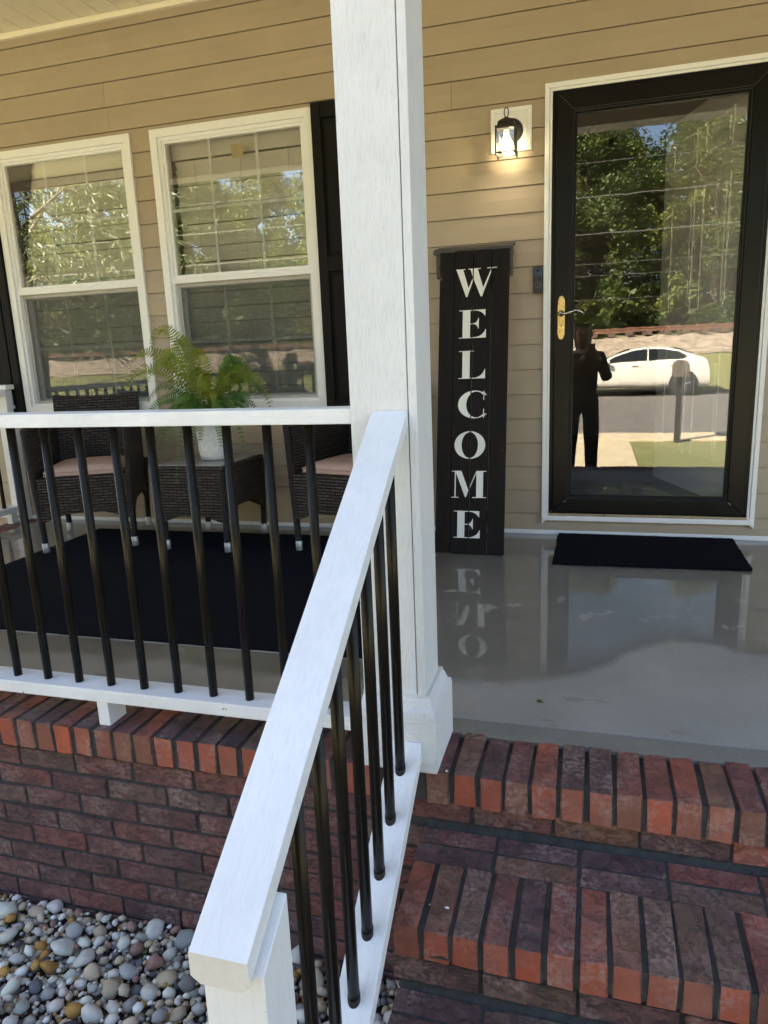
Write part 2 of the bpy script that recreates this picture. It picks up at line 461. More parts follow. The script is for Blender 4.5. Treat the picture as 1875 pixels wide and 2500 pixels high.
def mat_screen():
    k = NT('insect_screen'); v = k.coord()
    tr = k.n('BsdfTransparent'); tr.inputs[0].default_value = (1, 1, 1, 1)
    df = k.n('BsdfDiffuse'); df.inputs[0].default_value = (0.10, 0.105, 0.10, 1)
    mx = k.n('MixShader')
    k.l(k.ramp(k.noise(v, 230, 3, 0.8), [(0.35, 0.42), (0.65, 0.68)]), mx.inputs[0])
    k.l(tr.outputs[0], mx.inputs[1]); k.l(df.outputs[0], mx.inputs[2]); k.l(mx.outputs[0], k.o.inputs[0]); return k.mat
M_screen = mat_screen()
def mat_emit(name, c, s):
    k = NT(name); k.b.inputs['Base Color'].default_value = (0.9, 0.85, 0.7, 1)
    k.b.inputs['Emission Color'].default_value = c + (1,); k.b.inputs['Emission Strength'].default_value = s; return k.mat
M_bulb = mat_emit('lit_bulb', (1.0, 0.84, 0.58), 6)

def mat_grass():
    k = NT('lawn_grass'); v = k.coord()
    n = k.noise(v, 0.5, 6, 0.7); f = k.noise(v, 40, 4, 0.8)
    b = k.ramp(n, [(0.3, (0.12, 0.15, 0.04)), (0.7, (0.21, 0.21, 0.075))])
    k.col(k.mix(k.ramp(f, [(0.4, 0.0), (0.7, 0.6)]), b, (0.27, 0.23, 0.11))); k.rough(0.95); k.bump(f, 1.0, 0.03); return k.mat
M_grass = mat_grass()
M_soil = simple('bed_soil', (0.055, 0.042, 0.030), 0.95, 0.4, 12, 0.8, 60)
M_ballast = simple('ballast_stone', (0.28, 0.225, 0.17), 0.9, 0.5, 3.5, 1.0, 6)
def mat_stone(name, attr):
    k = NT(name); v = k.coord((1, 1, 1), True)
    if attr:
        a = k.n('VertexColor', layer_name='Col'); c = a.outputs[0]
        v = k.coord()
    else: c = k.n('ObjectInfo').outputs['Color']
    n = k.noise(v, 45, 5, 0.65); b = k.noise(v, 16, 3)
    c = k.mix(k.ramp(n, [(0.4, 0.0), (0.7, 0.45)]), c, k.mix(1.0, c, (0.62, 0.6, 0.6), 'MULTIPLY'))
    c = k.mix(k.ramp(b, [(0.55, 0.0), (0.75, 0.5)]), c, k.mix(1.0, c, (1.15, 1.0, 0.8), 'MULTIPLY'))
    k.col(c); k.rough(0.85); k.b.inputs['Specular IOR Level'].default_value = 0.2; k.bump(n, 0.5, 0.004); return k.mat
M_pebble = mat_stone('river_stone', False); M_pebbles = mat_stone('river_stones_fill', True)

# ------------------------------------------------------------------ ground, bed, walk, road
GZ = -0.56
g = MB().add([(-300, -400, -0.69), (300, -400, -0.69), (300, 200, -0.69), (-300, 200, -0.69)], [(0, 1, 2, 3)])
tag(g.build('ground', M_soil), kind='structure')
m = MB(); m.box(-60, -0.95, -9.2, -3.72, -0.68, GZ); m.box(0.80, 60, -9.2, -2.9, -0.68, GZ + 0.0)
tag(m.build('lawn', M_grass), kind='structure')
tag(box('walkway', -0.95, 0.80, -8.3, -3.25, -0.685, GZ + 0.012, M_walk, bevel=0.006), kind='structure')
tag(box('pavement', -60, 60, -9.25, -8.3, -0.68, GZ + 0.03, M_walk, bevel=0.01), kind='structure')
tag(box('road', -150, 150, -20.6, -9.25, -0.70, GZ - 0.02, M_asphalt), kind='structure')
m = MB()
def strip(mb, prof, x0=-150, x1=150, nx=120, amp=0.0):
    vs_ = []; fs = []
    for i in range(nx + 1):
        x = x0 + (x1 - x0) * i / nx
        for (y, z) in prof: vs_.append((x, y, z + amp * (random.random() - 0.5)))
    n = len(prof)
    for i in range(nx):
        for j in range(n - 1): fs.append((i * n + j, (i + 1) * n + j, (i + 1) * n + j + 1, i * n + j + 1))
    return mb.add(vs_, fs)
tag(strip(MB(), [(-20.5, GZ), (-23, -0.35), (-25.5, 0.1), (-27.3, 0.55), (-27.8, 0.5)], amp=0.08).build('embankment', M_grass), kind='structure')
tag(strip(MB(), [(-27.0, 0.45), (-28.4, 0.95), (-29.6, 1.28), (-32.6, 1.30), (-35, 0.6)], nx=500, amp=0.16).build('ballast', M_ballast), kind='stuff')
tag(strip(MB(), [(-34, 0.5), (-60, 0.6), (-200, 2.0)], amp=0.1).build('far_verge', M_grass), kind='structure')
M_rust = simple('rusty_rail', (0.16, 0.075, 0.045), 0.6, 0.3, 4); M_tie = simple('wooden_tie', (0.10, 0.065, 0.045), 0.9, 0.3, 3)
tk = thing('railway_track', 'rusty railway track on the stone embankment across the road, mirrored in the door', 'railway track', (0, -31, 1.3))
for dy in (-0.72, 0.72):
    mm = MB(); mm.box(-70, 70, dy - 0.035, dy + 0.035, 0.30, 0.36); mm.box(-70, 70, dy - 0.010, dy + 0.010, 0.20, 0.30); mm.box(-70, 70, dy - 0.07, dy + 0.07, 0.18, 0.20)
    mm.build('rail', M_rust, tk)
tie = MB().box(-0.12, 0.12, -1.3, 1.3, 0.0, 0.18).mesh('tie', M_tie)
for i in range(70):
    o = link('tie', tie, tk); o.location = (-38 + i * 0.75, 0, 0)

# ------------------------------------------------------------------ gravel bed
def pebble_mesh(seed, sub):
    rnd = random.Random(seed)
    bm = bmesh.new(); bmesh.ops.create_icosphere(bm, subdivisions=sub, radius=1.0)
    off = Vector((rnd.random() * 50, rnd.random() * 50, rnd.random() * 50)); ang = rnd.random() < 0.55
    for v in bm.verts:
        d = 1 + 0.40 * mnoise.noise(v.co * 1.0 + off) + (0.24 if ang else 0.09) * mnoise.noise(v.co * 2.4 + off)
        v.co = v.co * d
    for _ in range(7 if ang else 3):        # knock flats into the stone
        q = Vector((rnd.gauss(0, 1), rnd.gauss(0, 1), rnd.gauss(0, 1))).normalized(); lim = (0.62 if ang else 0.80) + 0.2 * rnd.random()
        for v in bm.verts:
            e = v.co.dot(q) - lim
            if e > 0: v.co -= q * e * 0.9
    sx, sz = 0.72 + rnd.random() * 0.35, 0.5 + rnd.random() * 0.22
    bmesh.ops.scale(bm, vec=(1.0, sx, sz), verts=bm.verts)
    return bm
PEBCOL = [((0.56, 0.53, 0.47), 6), ((0.68, 0.65, 0.58), 6), ((0.50, 0.41, 0.29), 6), ((0.40, 0.335, 0.25), 4), ((0.42, 0.235, 0.07), 3), ((0.25, 0.24, 0.23), 3), ((0.37, 0.355, 0.33), 4), ((0.07, 0.06, 0.065), 1), ((0.26, 0.16, 0.13), 2), ((0.14, 0.14, 0.155), 2), ((0.46, 0.38, 0.27), 3)]
PC = [c for c, w in PEBCOL for _ in range(w)]
def pcol(rnd):
    c = rnd.choice(PC); k = 0.95 + rnd.random() * 0.35
    return tuple(min(0.78, x * k * (0.96 + rnd.random() * 0.08)) for x in c)
rnd = random.Random(3)
BX0, BX1, BY0, BY1, BZ = -3.45, -0.17, -3.7, -2.315, -0.660
bed = box('gravel_bed', BX0, BX1 + 0.02, BY0, BY1 + 0.04, -0.688, -0.662, M_soil)
tag(bed, kind='structure')
grid = {}; placed = []
def fits(x, y, r, k):
    gx, gy = int(x // 0.06), int(y // 0.06)
    for i in range(gx - 1, gx + 2):
        for j in range(gy - 1, gy + 2):
            for (a, b, q) in grid.get((i, j), ()):
                if (a - x) ** 2 + (b - y) ** 2 < ((q + r) * k) ** 2: return False
    return True
def scatter(n, r0, r1, k, x0, x1, lay):
    c = 0
    for _ in range(n):
        x = x0 + rnd.random() * (x1 - x0); y = BY0 + 0.02 + rnd.random() * (BY1 - BY0 - 0.02); r = r0 + (r1 - r0) * rnd.random() ** 1.6
        if y + r * 0.7 > BY1 + 0.012 or x + r > -0.155: continue
        if not fits(x, y, r, k): continue
        grid.setdefault((int(x // 0.06), int(y // 0.06)), []).append((x, y, r)); placed.append((x, y, r, lay)); c += 1
    return c
scatter(1300, 0.023, 0.038, 0.78, -1.95, -0.17, 0)
scatter(12000, 0.014, 0.024, 0.68, -1.95, -0.17, 0)
scatter(26000, 0.006, 0.013, 0.66, -1.95, -0.17, 0)
scatter(3500, 0.014, 0.030, 0.72, BX0 + 0.03, -1.95, 1)
for _ in range(4200):      # half-buried lower layer that fills the gaps
    placed.append((-1.95 + rnd.random() * 1.77, BY0 + 0.02 + rnd.random() * (BY1 - BY0 - 0.03), 0.008 + 0.010 * rnd.random(), 2))
placed.sort(key=lambda p: -p[2] if p[3] == 0 else 1)
pm = [pebble_mesh(40 + i, 2) for i in range(14)]
pl_ = [pebble_mesh(80 + i, 1) for i in range(10)]
pmesh = []
for bm in pm:
    me = bpy.data.meshes.new('pebble'); bm.to_mesh(me); me.materials.append(M_pebble)
    me.polygons.foreach_set('use_smooth', [True] * len(me.polygons)); pmesh.append(me)
allv = []; allf = []; allc = []
plow = [([v.co.copy() for v in bm.verts], [tuple(v.index for v in f.verts) for f in bm.faces]) for bm in pl_]
for i, (x, y, r, lay) in enumerate(placed):
    rot = Matrix.Rotation(rnd.random() * 6.28, 3, 'Z') @ Matrix.Rotation(rnd.gauss(0, 0.32), 3, 'X') @ Matrix.Rotation(rnd.gauss(0, 0.32), 3, 'Y')
    z = BZ + (r * (0.55 if r > 0.02 else 0.75) + rnd.random() * 0.024 if lay < 2 else 0.002 + 0.01 * rnd.random())
    if i < 260:
        o = link('pebble', rnd.choice(pmesh), bed)
        o.matrix_local = Matrix.Translation((x, y, z)) @ (rot.to_4x4()) @ Matrix.Diagonal((r, r, r, 1))
        o.color = pcol(rnd) + (1,)
    else:
        vv, ff = rnd.choice(plow); off = len(allv); c = pcol(rnd)
        for v in vv: allv.append(tuple(rot @ (v * r) + Vector((x, y, z))))
        for f in ff: allf.append(tuple(k + off for k in f))
        allc += [c] * len(vv)
me = bpy.data.meshes.new('pebble_fill'); me.from_pydata(allv, [], allf); me.materials.append(M_pebbles)
ca = me.color_attributes.new('Col', 'FLOAT_COLOR', 'POINT')
ca.data.foreach_set('color', [q for c in allc for q in (c[0], c[1], c[2], 1.0)])
me.polygons.foreach_set('use_smooth', [True] * len(me.polygons))
tag(link('pebble_fill', me, bed), kind='stuff')
for bm in pm + pl_: bm.free()

# ------------------------------------------------------------------ bricks
BRC = [((0.125, 0.042, 0.036), 5), ((0.070, 0.036, 0.036), 3), ((0.20, 0.052, 0.036), 6), ((0.095, 0.058, 0.042), 4), ((0.27, 0.068, 0.038), 4), ((0.055, 0.030, 0.034), 2), ((0.15, 0.070, 0.042), 1)]
BC = [c for c, w in BRC for _ in range(w)]
brnd = random.Random(11)
def bcol():
    c = brnd.choice(BC); k = 1.12 + brnd.random() * 0.4
    return tuple(x * k for x in c) + (1,)
def brick_mesh(lx, ly, lz, seed, ends=()):
    """a worn brick centred on its bounding box; 'ends' lists face axes that get the cut-end material"""
    rr = random.Random(seed); bm = bmesh.new(); bmesh.ops.create_cube(bm, size=1.0)
    bmesh.ops.scale(bm, vec=(lx, ly, lz), verts=bm.verts)
    bmesh.ops.bevel(bm, geom=list(bm.edges), offset=0.0024, segments=1, affect='EDGES')
    for v in bm.verts: v.co += Vector((rr.uniform(-1, 1), rr.uniform(-1, 1), rr.uniform(-1, 1))) * 0.0022
    bm.normal_update()
    for f in bm.faces:
        if any(f.normal[a] * s > 0.9 for a, s in ends): f.material_index = 1
    me = bpy.data.meshes.new('brick'); bm.to_mesh(me); bm.free()
    me.materials.append(M_brick); me.materials.append(M_bend)
    return me
def lay(parent, meshes, c, jit=0.0012):
    o = link('brick', brnd.choice(meshes), parent)
    o.location = (c[0] + brnd.uniform(-1, 1) * jit, c[1] + brnd.uniform(-1, 1) * jit, c[2] + brnd.uniform(-1, 1) * jit)
    o.rotation_euler = (brnd.gauss(0, 0.006), brnd.gauss(0, 0.006), brnd.gauss(0, 0.008))
    o.color = bcol(); return o
END = ((1, -1), (1, 1))
B_row = [brick_mesh(0.0525, 0.192, 0.086, 100 + i, END) for i in range(5)]
B_tread = [brick_mesh(0.0525, 0.190, 0.078, 110 + i, END) for i in range(5)]
B_wall = [brick_mesh(0.183, 0.09, 0.0575, 120 + i) for i in range(5)]
B_flat = [brick_mesh(0.180, 0.0535, 0.09, 130 + i) for i in range(5)]
B_side = [brick_mesh(0.09, 0.183, 0.0575, 140 + i) for i in range(3)]
B_half = [brick_mesh(0.086, 0.09, 0.0575, 150 + i) for i in range(3)]

pw = thing('porch_brick_wall', 'dark red brick porch base wall with a row of upright bricks along its top edge', 'brick wall', (0, 0, 0))
PX0 = -3.47
m = MB(); m.box(PX0, -0.16, -2.302, -2.10, -0.69, -0.012); m.box(-0.1602, 1.46, -2.301, -2.10, -0.69, -0.0125); m.box(PX0 + 0.008, -0.2, -2.3245, -2.2, -0.090, -0.0075); m.box(-0.1998, 1.46, -2.3225, -2.2, -0.083, -0.0065)
m.box(PX0, PX0 + 0.18, -2.2, 0.05, -0.69, -0.012)
m.build('mortar', M_mortar, pw)
x = -1.369
xs = []
k = -32
while True:
    xx = -1.369 + 0.0653 * k
    if xx > -0.2: break
    if xx > PX0: xs.append(xx + 0.026)
    k += 1
for xx in xs: lay(pw, B_row, (xx, -2.233, -0.047))
for k in range(-1, 25): lay(pw, B_row, (-0.090 + 0.0627 * k + 0.026, -2.231, -0.044))
for c in range(9):
    z = -0.106 - 0.0287 - 0.067 * c
    off = -1.2075 if c % 2 == 0 else -1.1045
    k = -12
    while True:
        x0 = off + 0.1945 * k
        k += 1
        if x0 < PX0 - 0.02: continue
        if c == 0 and x0 > -0.30: break
        if x0 + 0.19 > -0.02: break
        o = lay(pw, B_wall, (x0 + 0.097, -2.262, z)); wc = brnd.choice(((0.125, 0.050, 0.046), (0.105, 0.045, 0.046), (0.145, 0.052, 0.045), (0.085, 0.042, 0.046), (0.17, 0.056, 0.046), (0.10, 0.060, 0.050))); kk = 1.05 + brnd.random() * 0.45; o.color = tuple(q * kk for q in wc) + (1,)
for k in range(-1, 8): lay(pw, B_wall, (-0.049 + 0.193 * k + 0.0965, -2.262, -0.117))
# left flank of the porch: upright bricks along the side edge
B_rowx = [brick_mesh(0.192, 0.0525, 0.086, 160 + i, ((0, -1), (0, 1))) for i in range(3)]
for k in range(33): lay(pw, B_rowx, (PX0 + 0.093, -2.09 + 0.0643 * k, -0.047))

st = thing('brick_steps', 'red brick steps with upright nosing bricks climbing to the porch', 'steps', (0, 0, 0))
SX0, SX1 = -0.165, 1.44
m = MB(); m.prism([(SX0 + 0.008, -2.602, -0.69), (SX0 + 0.008, -2.602, -0.2395), (SX0 + 0.008, -2.6225, -0.2395), (SX0 + 0.008, -2.6225, -0.1765), (SX0 + 0.008, -2.29, -0.1620), (SX0 + 0.008, -2.29, -0.69)], (SX1 - SX0 - 0.008, 0, 0))
m.prism([(SX0 + 0.004, -2.285, -0.148), (SX0 + 0.004, -2.302, -0.152), (SX0 + 0.004, -2.314, -0.163), (SX0 + 0.004, -2.285, -0.19)], (SX1 - SX0, 0, 0))   # mortar fillet
m.prism([(SX0 + 0.008, -2.902, -0.69), (SX0 + 0.008, -2.902, -0.4145), (SX0 + 0.008, -2.9225, -0.4145), (SX0 + 0.008, -2.9225, -0.3515), (SX0 + 0.008, -2.59, -0.3370), (SX0 + 0.008, -2.59, -0.69)], (SX1 - SX0 - 0.008, 0, 0)); m.prism([(SX0 + 0.004, -2.585, -0.323), (SX0 + 0.004, -2.602, -0.327), (SX0 + 0.004, -2.614, -0.338), (SX0 + 0.004, -2.585, -0.36)], (SX1 - SX0, 0, 0))
m.build('mortar', M_mortar, st)
def flight(yb, zt, joint0, row0):
    # treads fall about 2.5 degrees to the front
    for r_ in range(2):
        for k in range(-1, 8):
            xa = joint0 + 0.188 * k
            if xa < SX0 - 0.02: continue
            o = lay(st, B_flat, (xa + 0.094, yb - 0.0405 - 0.0605 * r_, zt - 0.045 + 0.0105 - 0.0027 * r_)); o.rotation_euler.x += R(2.5)
    for k in range(0, 26):
        o = lay(st, B_tread, (row0 + 0.0625 * k + 0.027, yb - 0.2285, zt - 0.0385 + 0.0045)); o.rotation_euler.x += R(2.5)
flight(-2.303, -0.172, 0.017, -0.164)
flight(-2.603, -0.347, 0.023, -0.160)
for k in range(-1, 8): lay(st, B_wall, (0.017 + 0.193 * k + 0.0965, -2.566, -0.293))
for k in range(-1, 8): lay(st, B_wall, (-0.05 + 0.193 * k + 0.0965, -2.866, -0.468))
for k in range(-1, 8): lay(st, B_wall, (0.017 + 0.193 * k + 0.0965, -2.866, -0.535))
for k in range(-1, 8): lay(st, B_wall, (-0.05 + 0.193 * k + 0.0965, -2.866, -0.602))
for c in range(5):
    z = -0.293 - 0.067 * c
    for k in range(3 if c > 1 else 1):
        yy = -2.405 - 0.193 * k - (0.09 if c % 2 else 0)
        lay(st, B_side, (SX0 + 0.046, yy, z))

# ------------------------------------------------------------------ porch floor
slab = box('porch_floor', PX0 + 0.19, 1.46, -2.062, 0.06, -0.20, 0.0, M_slab); tag(slab, kind='structure')
bd = box('porch_floor_border', PX0 + 0.19, 1.46, -2.142, -2.0625, -0.10, -0.0015, M_border, slab, 0.004)

# ------------------------------------------------------------------ house
house = thing('house', 'tan vinyl sided house with white trim and black storm door behind the porch', 'house')
HX0, HX1 = -7.5, 5.0
DOOR = (-0.037, 0.99, 0.094, 2.20)
W1 = (-3.2925, -2.322, 0.70, 2.249)
W2 = (-2.191, -1.2255, 0.70, 2.249)
HOLES = [(DOOR[0] + 0.02, DOOR[1] - 0.02, DOOR[2] + 0.01, DOOR[3] - 0.02)] + [(w[0] + 0.03, w[1] - 0.03, w[2] + 0.03, w[3] - 0.03) for w in (W1, W2)]
def cut_x(z0, z1):
    """x intervals free of openings for a band z0..z1"""
    iv = [(HX0, HX1)]
    for (a, b, c, d) in HOLES:
        if z1 <= c or z0 >= d: continue
        nv = []
        for (p, q) in iv:
            if b <= p or a >= q: nv.append((p, q)); continue
            if a > p: nv.append((p, a))
            if b < q: nv.append((b, q))
        iv = nv
    return iv
# sheathing behind the siding
m = MB(); zs = sorted({-0.55, 2.95} | {h[2] for h in HOLES} | {h[3] for h in HOLES})
for z0, z1 in zip(zs[:-1], zs[1:]):
    for (a, b) in cut_x(z0 + 1e-4, z1 - 1e-4): m.box(a, b, 0.004, 0.12, z0, z1)
wall = m.build('wall', M_siding, house)
S = 0.127
for n in range(-5, 22):
    zb = 0.113 + S * n; zt = zb + S
    cuts = sorted({zb, zt} | {z for h in HOLES for z in (h[2], h[3]) if zb < z < zt})
    ivs = []
    for z0, z1 in zip(cuts[:-1], cuts[1:]):
        for (a, b) in cut_x(z0 + 1e-4, z1 - 1e-4): ivs.append((a, b, z0, z1))
    for (a, b, z0, z1) in ivs:
        # visible butt joints
        segs = [(a, b)]
        for jx in ({18: [-2.46], 17: [-2.45], 19: [0.86], 20: [], 16: [-0.49]}.get(n, [])):
            segs = [s_ for (p, q) in segs for s_ in (((p, jx - 0.0008), (jx + 0.0008, q)) if p < jx < q else ((p, q),))]
        for (p, q) in segs:
            def yo(z):
                t = (z - zb) / S
                if t < 0.55: return -0.0165 + 0.004 * t
                if t < 0.75: return -0.0143 + (t - 0.55) / 0.20 * 0.0034
                return -0.0109 + (t - 0.75) / 0.25 * 0.0022
            lv = [z0] + [zb + S * t for t in (0.55, 0.62, 0.69, 0.75) if z0 < zb + S * t < z1] + [z1]
            pr = [(yo(z), z) for z in lv]
            g0 = 0.0030 if z0 <= zb + 1e-6 else 0.0
            pr[0] = (pr[0][0], z0 + g0)
            pts = [(p, 0.003, z0 + g0)] + [(p, y_, z_) for y_, z_ in pr] + [(p, 0.003, z1)]
            MB().prism(pts, (q - p, 0, 0)).build('siding_plank', M_siding, wall)
if True:
    zb = 0.024
    box('base_strip', HX0, HX1, -0.020, 0.003, 0.0, 0.024, M_white, house, 0.003)
# crown strip at the soffit and the porch ceiling
box('crown_strip', HX0, HX1, -0.040, 0.003, 2.822, 2.853, M_soffit, house, 0.004)
ceil = box('porch_ceiling', HX0, HX1, -2.75, 0.1, 2.862, 2.90, M_soffit, house)
k = 0
pk = MB(); pk.prism([(0.0035, 0, 0.0), (0.0005, 0, 0.006), (0.0005, 0, 0.010), (0.1282, 0, 0.010), (0.1282, 0, 0.006), (0.1252, 0, 0.0)], (0, -2.30, 0))
pkm = pk.mesh('ceiling_plank', M_soffit)
xx = -3.05 - 0.1287 * 12
while xx < 1.8:
    o = link('ceiling_plank', pkm, ceil); o.location = (xx, -0.041, 2.8525); xx += 0.1287
box('porch_beam', -3.6, 1.6, -2.34, -2.15, 2.56, 2.8615, M_cream, house, 0.004)
box('fascia', HX0, HX1, -2.79, -2.755, 2.78, 2.99, M_cream, house, 0.003)
m = MB(); m.prism([(HX0 - 0.3, -2.80, 2.96), (HX0 - 0.3, 4.0, 5.60), (HX0 - 0.3, 10.8, 2.96), (HX0 - 0.3, 10.8, 3.06), (HX0 - 0.3, 4.0, 5.74), (HX0 - 0.3, -2.82, 3.06)], (HX1 - HX0 + 0.6, 0, 0))
m.build('roof', M_roof, house)
m = MB()
for xg in (HX0, HX1 - 0.1): m.prism([(xg, 0.12, -0.6), (xg, 8.0, -0.6), (xg, 8.0, 2.95), (xg, 4.0, 5.5), (xg, 0.12, 4.0)], (0.1, 0, 0))
m.box(HX0, HX1, 8.0, 8.1, -0.6, 3.9)
m.build('rear_wall', M_siding, house)
# interior shell
m = MB()
m.box(-3.6, 1.35, 3.4, 3.5, 0.1, 2.7); m.box(-3.7, -3.6, 0.121, 3.5, 0.1, 2.7); m.box(1.35, 1.45, 0.121, 3.5, 0.1, 2.7); m.box(-3.7, 1.45, 0.121, 3.5, 2.7, 2.8)
m.box(-0.55, -0.45, 0.121, 2.2, 0.1, 2.7)
m.build('interior_wall', M_inner, house)
box('interior_floor', -3.7, 1.45, 0.125, 3.5, 0.02, 0.118, M_innerfloor, house)

# windows
def window(w, tilt_seed, sticker=False):
    x0, x1, z0, z1 = w
    e = link('window', None, house); e.location = (x0, 0, z0); W = x1 - x0; H = z1 - z0
    def b(name, a, bb, c, d, ee, f, mt=M_white, bev=0.002): return box(name, a, bb, c, d, ee, f, mt, e, bev)
    t = 0.042
    m = MB(); 
    def frame(mb, a, bb, c, d, th, y0, y1):
        pts_o = [(a, c), (bb, c), (bb, d), (a, d)]; pts_i = [(a + th, c + th), (bb - th, c + th), (bb - th, d - th), (a + th, d - th)]
        for i in range(4):
            j = (i + 1) % 4
            q = [pts_o[i], pts_o[j], pts_i[j], pts_i[i]]
            mb.prism([(p[0], y0, p[1]) for p in q], (0, y1 - y0, 0))
        return mb
    frame(MB(), 0, W, 0, H, t, -0.030, 0.012).build('frame', M_white, e, 0.0015)
    frame(MB(), t - 0.001, W - t + 0.001, t - 0.001, H - t + 0.001, 0.019, -0.014, 0.075).build('jamb', M_white, e, 0.0015)
    mz = 0.755       # meeting rail centre above the sill (1.455)
    s = 0.061
    # upper sash (outer plane)
    frame(MB(), s - 0.002, W - s + 0.002, mz + 0.0, H - s + 0.004, 0.016, -0.004, 0.028).build('upper_sash', M_white, e, 0.0015)
    b('meeting_rail', s - 0.017, W - s + 0.017, -0.016, 0.05, mz - 0.026, mz + 0.002)
    b('meeting_rail', s - 0.017, W - s + 0.017, -0.010, 0.05, mz + 0.0025, mz + 0.020)
    MB().box(s + 0.01, W - s - 0.01, 0.008, 0.011, mz + 0.015, H - s - 0.01).build('pane', M_glass, e)
    # lower sash (inner plane) with a half screen in front of it
    frame(MB(), s - 0.002, W - s + 0.002, s - 0.004, mz - 0.02, 0.030, 0.042, 0.068).build('lower_sash', M_white, e, 0.0015)
    MB().box(s + 0.02, W - s - 0.02, 0.052, 0.055, s + 0.02, mz - 0.045).build('pane', M_glass, e)
    frame(MB(), s - 0.0015, W - s + 0.0015, s - 0.0035, mz - 0.0265, 0.020, 0.012, 0.026).build('screen_frame', M_screenframe, e, 0.001)
    MB().add([(s + 0.018, 0.020, s + 0.016), (W - s - 0.018, 0.020, s + 0.016), (W - s - 0.018, 0.020, mz - 0.046), (s + 0.018, 0.020, mz - 0.046)], [(0, 1, 2, 3)]).build('screen', M_screen, e)
    gx = [W / 3 + 0.018, 2 * W / 3 - 0.018]
    for q in gx:
        b('muntin', q - 0.008, q + 0.008, 0.014, 0.019, mz + 0.015, H - s - 0.01, M_white, 0)
        b('muntin', q - 0.008, q + 0.008, 0.058, 0.063, s + 0.02, mz - 0.045, M_white, 0)
    zu = (mz + H - s) / 2 + 0.006; zl = (s + mz) / 2 - 0.01
    b('muntin', s + 0.005, W - s - 0.005, 0.0195, 0.024, zu - 0.008, zu + 0.008, M_white, 0)
    b('muntin', s + 0.02, W - s - 0.02, 0.0635, 0.068, zl - 0.008, zl + 0.008, M_white, 0)
    # blinds
    b('blind_valance', s - 0.01, W - s + 0.01, 0.098, 0.112, H - s - 0.075, H - s + 0.01, M_blind)
    m = MB(); m.prism([(s + 0.005, 0.122, 0.0), (s + 0.005, 0.125, 0.0), (s + 0.005, 0.1075, 0.0395), (s + 0.005, 0.1045, 0.0395)], (W - 2 * s - 0.01, 0, 0))
    sm = m.mesh('blind_slat', M_blind)
    zz = H - s - 0.125; i = 0; rr = random.Random(tilt_seed)
    while zz > 0.06:
        o = link('blind_slat', sm, e); o.location = (rr.uniform(-0.002, 0.002), 0, zz); o.rotation_euler = (rr.gauss(0, 0.03), 0, 0); zz -= 0.0425
    for q in (0.2, 0.5, 0.8):
        m = MB(); zz = H - s - 0.07; pts = []
        while zz > 0.06:
            pts.append((W * q + rr.uniform(-1, 1) * 0.002, 0.0985, zz)); zz -= 0.02
        m.tube(pts, 0.0009, 5); m.build('blind_cord', M_cord, e)
    if sticker: b('paper_note', 0.475, 0.545, 0.0125, 0.0132, H - s - 0.125, H - s - 0.055, simple('yellow_paper', (0.62, 0.50, 0.24), 0.8), 0)
    return e
window(W1, 1); window(W2, 2, True)

# shutters
def shutter(x0, x1, name_label):
    e = link('shutter', None, house); e.location = (x0, -0.017, 0.66)
    e['label'] = name_label
    W = x1 - x0; H = 1.60
    st_ = 0.052
    box('backing', 0.002, W - 0.002, -0.010, 0.0, 0.002, H - 0.002, M_shutter, e)
    for a in (0, W - st_): box('stile', a, a + st_, -0.030, -0.0005, 0, H, M_shutter, e, 0.003)
    for z in (0, H / 2 - 0.03, H - 0.075): box('rail', st_ + 0.0005, W - st_ - 0.0005, -0.029, -0.0008, z, z + 0.075, M_shutter, e, 0.003)
    for z0, z1 in ((0.095, H / 2 - 0.05), (H / 2 + 0.065, H - 0.095)): box('panel', st_ + 0.018, W - st_ - 0.018, -0.022, -0.0105, z0, z1, M_shutter, e, 0.008)
    for z in (0.03, H / 2, H - 0.03):
        MB().lathe([(0.006, 0), (0.005, -0.003), (0.0, -0.004)], (0.025, -0.0305, z), 8, 'y').build('screw', M_gasket, e)
shutter(-1.222, -0.872, 'black panelled shutter between the window and the white column')
shutter(-3.645, -3.296, 'black panelled shutter at the left end behind the side railing')

# door trim, storm door, front door
def trim_piece(name, x0, x1, z0, z1, y0=-0.034, y1=0.01): return box(name, x0, x1, y0, y1, z0, z1, M_white, house, 0.004)
tx0, tx1, tz1 = -0.037, 0.995, 2.20
def frame2(name, a, b, c, d, th, y0, y1, mt, parent, bev, sides=(1, 1, 1, 1)):
    po = [(a, c), (b, c), (b, d), (a, d)]; pi = [(a + th, c + th), (b - th, c + th), (b - th, d - th), (a + th, d - th)]
    out = []
    for i in range(4):
        if not sides[i]: continue
        j = (i + 1) % 4
        q = [po[i], po[j], pi[j], pi[i]]
        out.append(MB().prism([(p[0], y0, p[1]) for p in q], (0, y1 - y0, 0)).build(name, mt, parent, bev))
    return out
frame2('door_trim', tx0, tx1, 0.060, tz1, 0.022, -0.036, 0.005, M_white, house, 0.003, (0, 1, 1, 1))
frame2('door_trim', tx0 + 0.0222, tx1 - 0.0222, 0.083, tz1 - 0.0222, 0.013, -0.030, 0.06, M_white, house, 0.003, (0, 1, 1, 1))
box('door_sill', tx0 + 0.004, tx1 - 0.003, -0.040, 0.05, 0.082, 0.108, M_white, house, 0.004)
box('threshold', tx0 + 0.03, tx1 - 0.03, -0.030, 0.12, 0.1083, 0.120, M_gold, house, 0.002)
sd_ = link('storm_door', None, house); sd_.location = (0, 0, 0)
frame2('outer_frame', 0.000, 0.960, 0.1205, 2.165, 0.016, -0.024, 0.045, M_black, sd_, 0.002, (0, 1, 1, 1))
DX0, DX1, DZ0, DZ1 = 0.017, 0.943, 0.127, 2.148
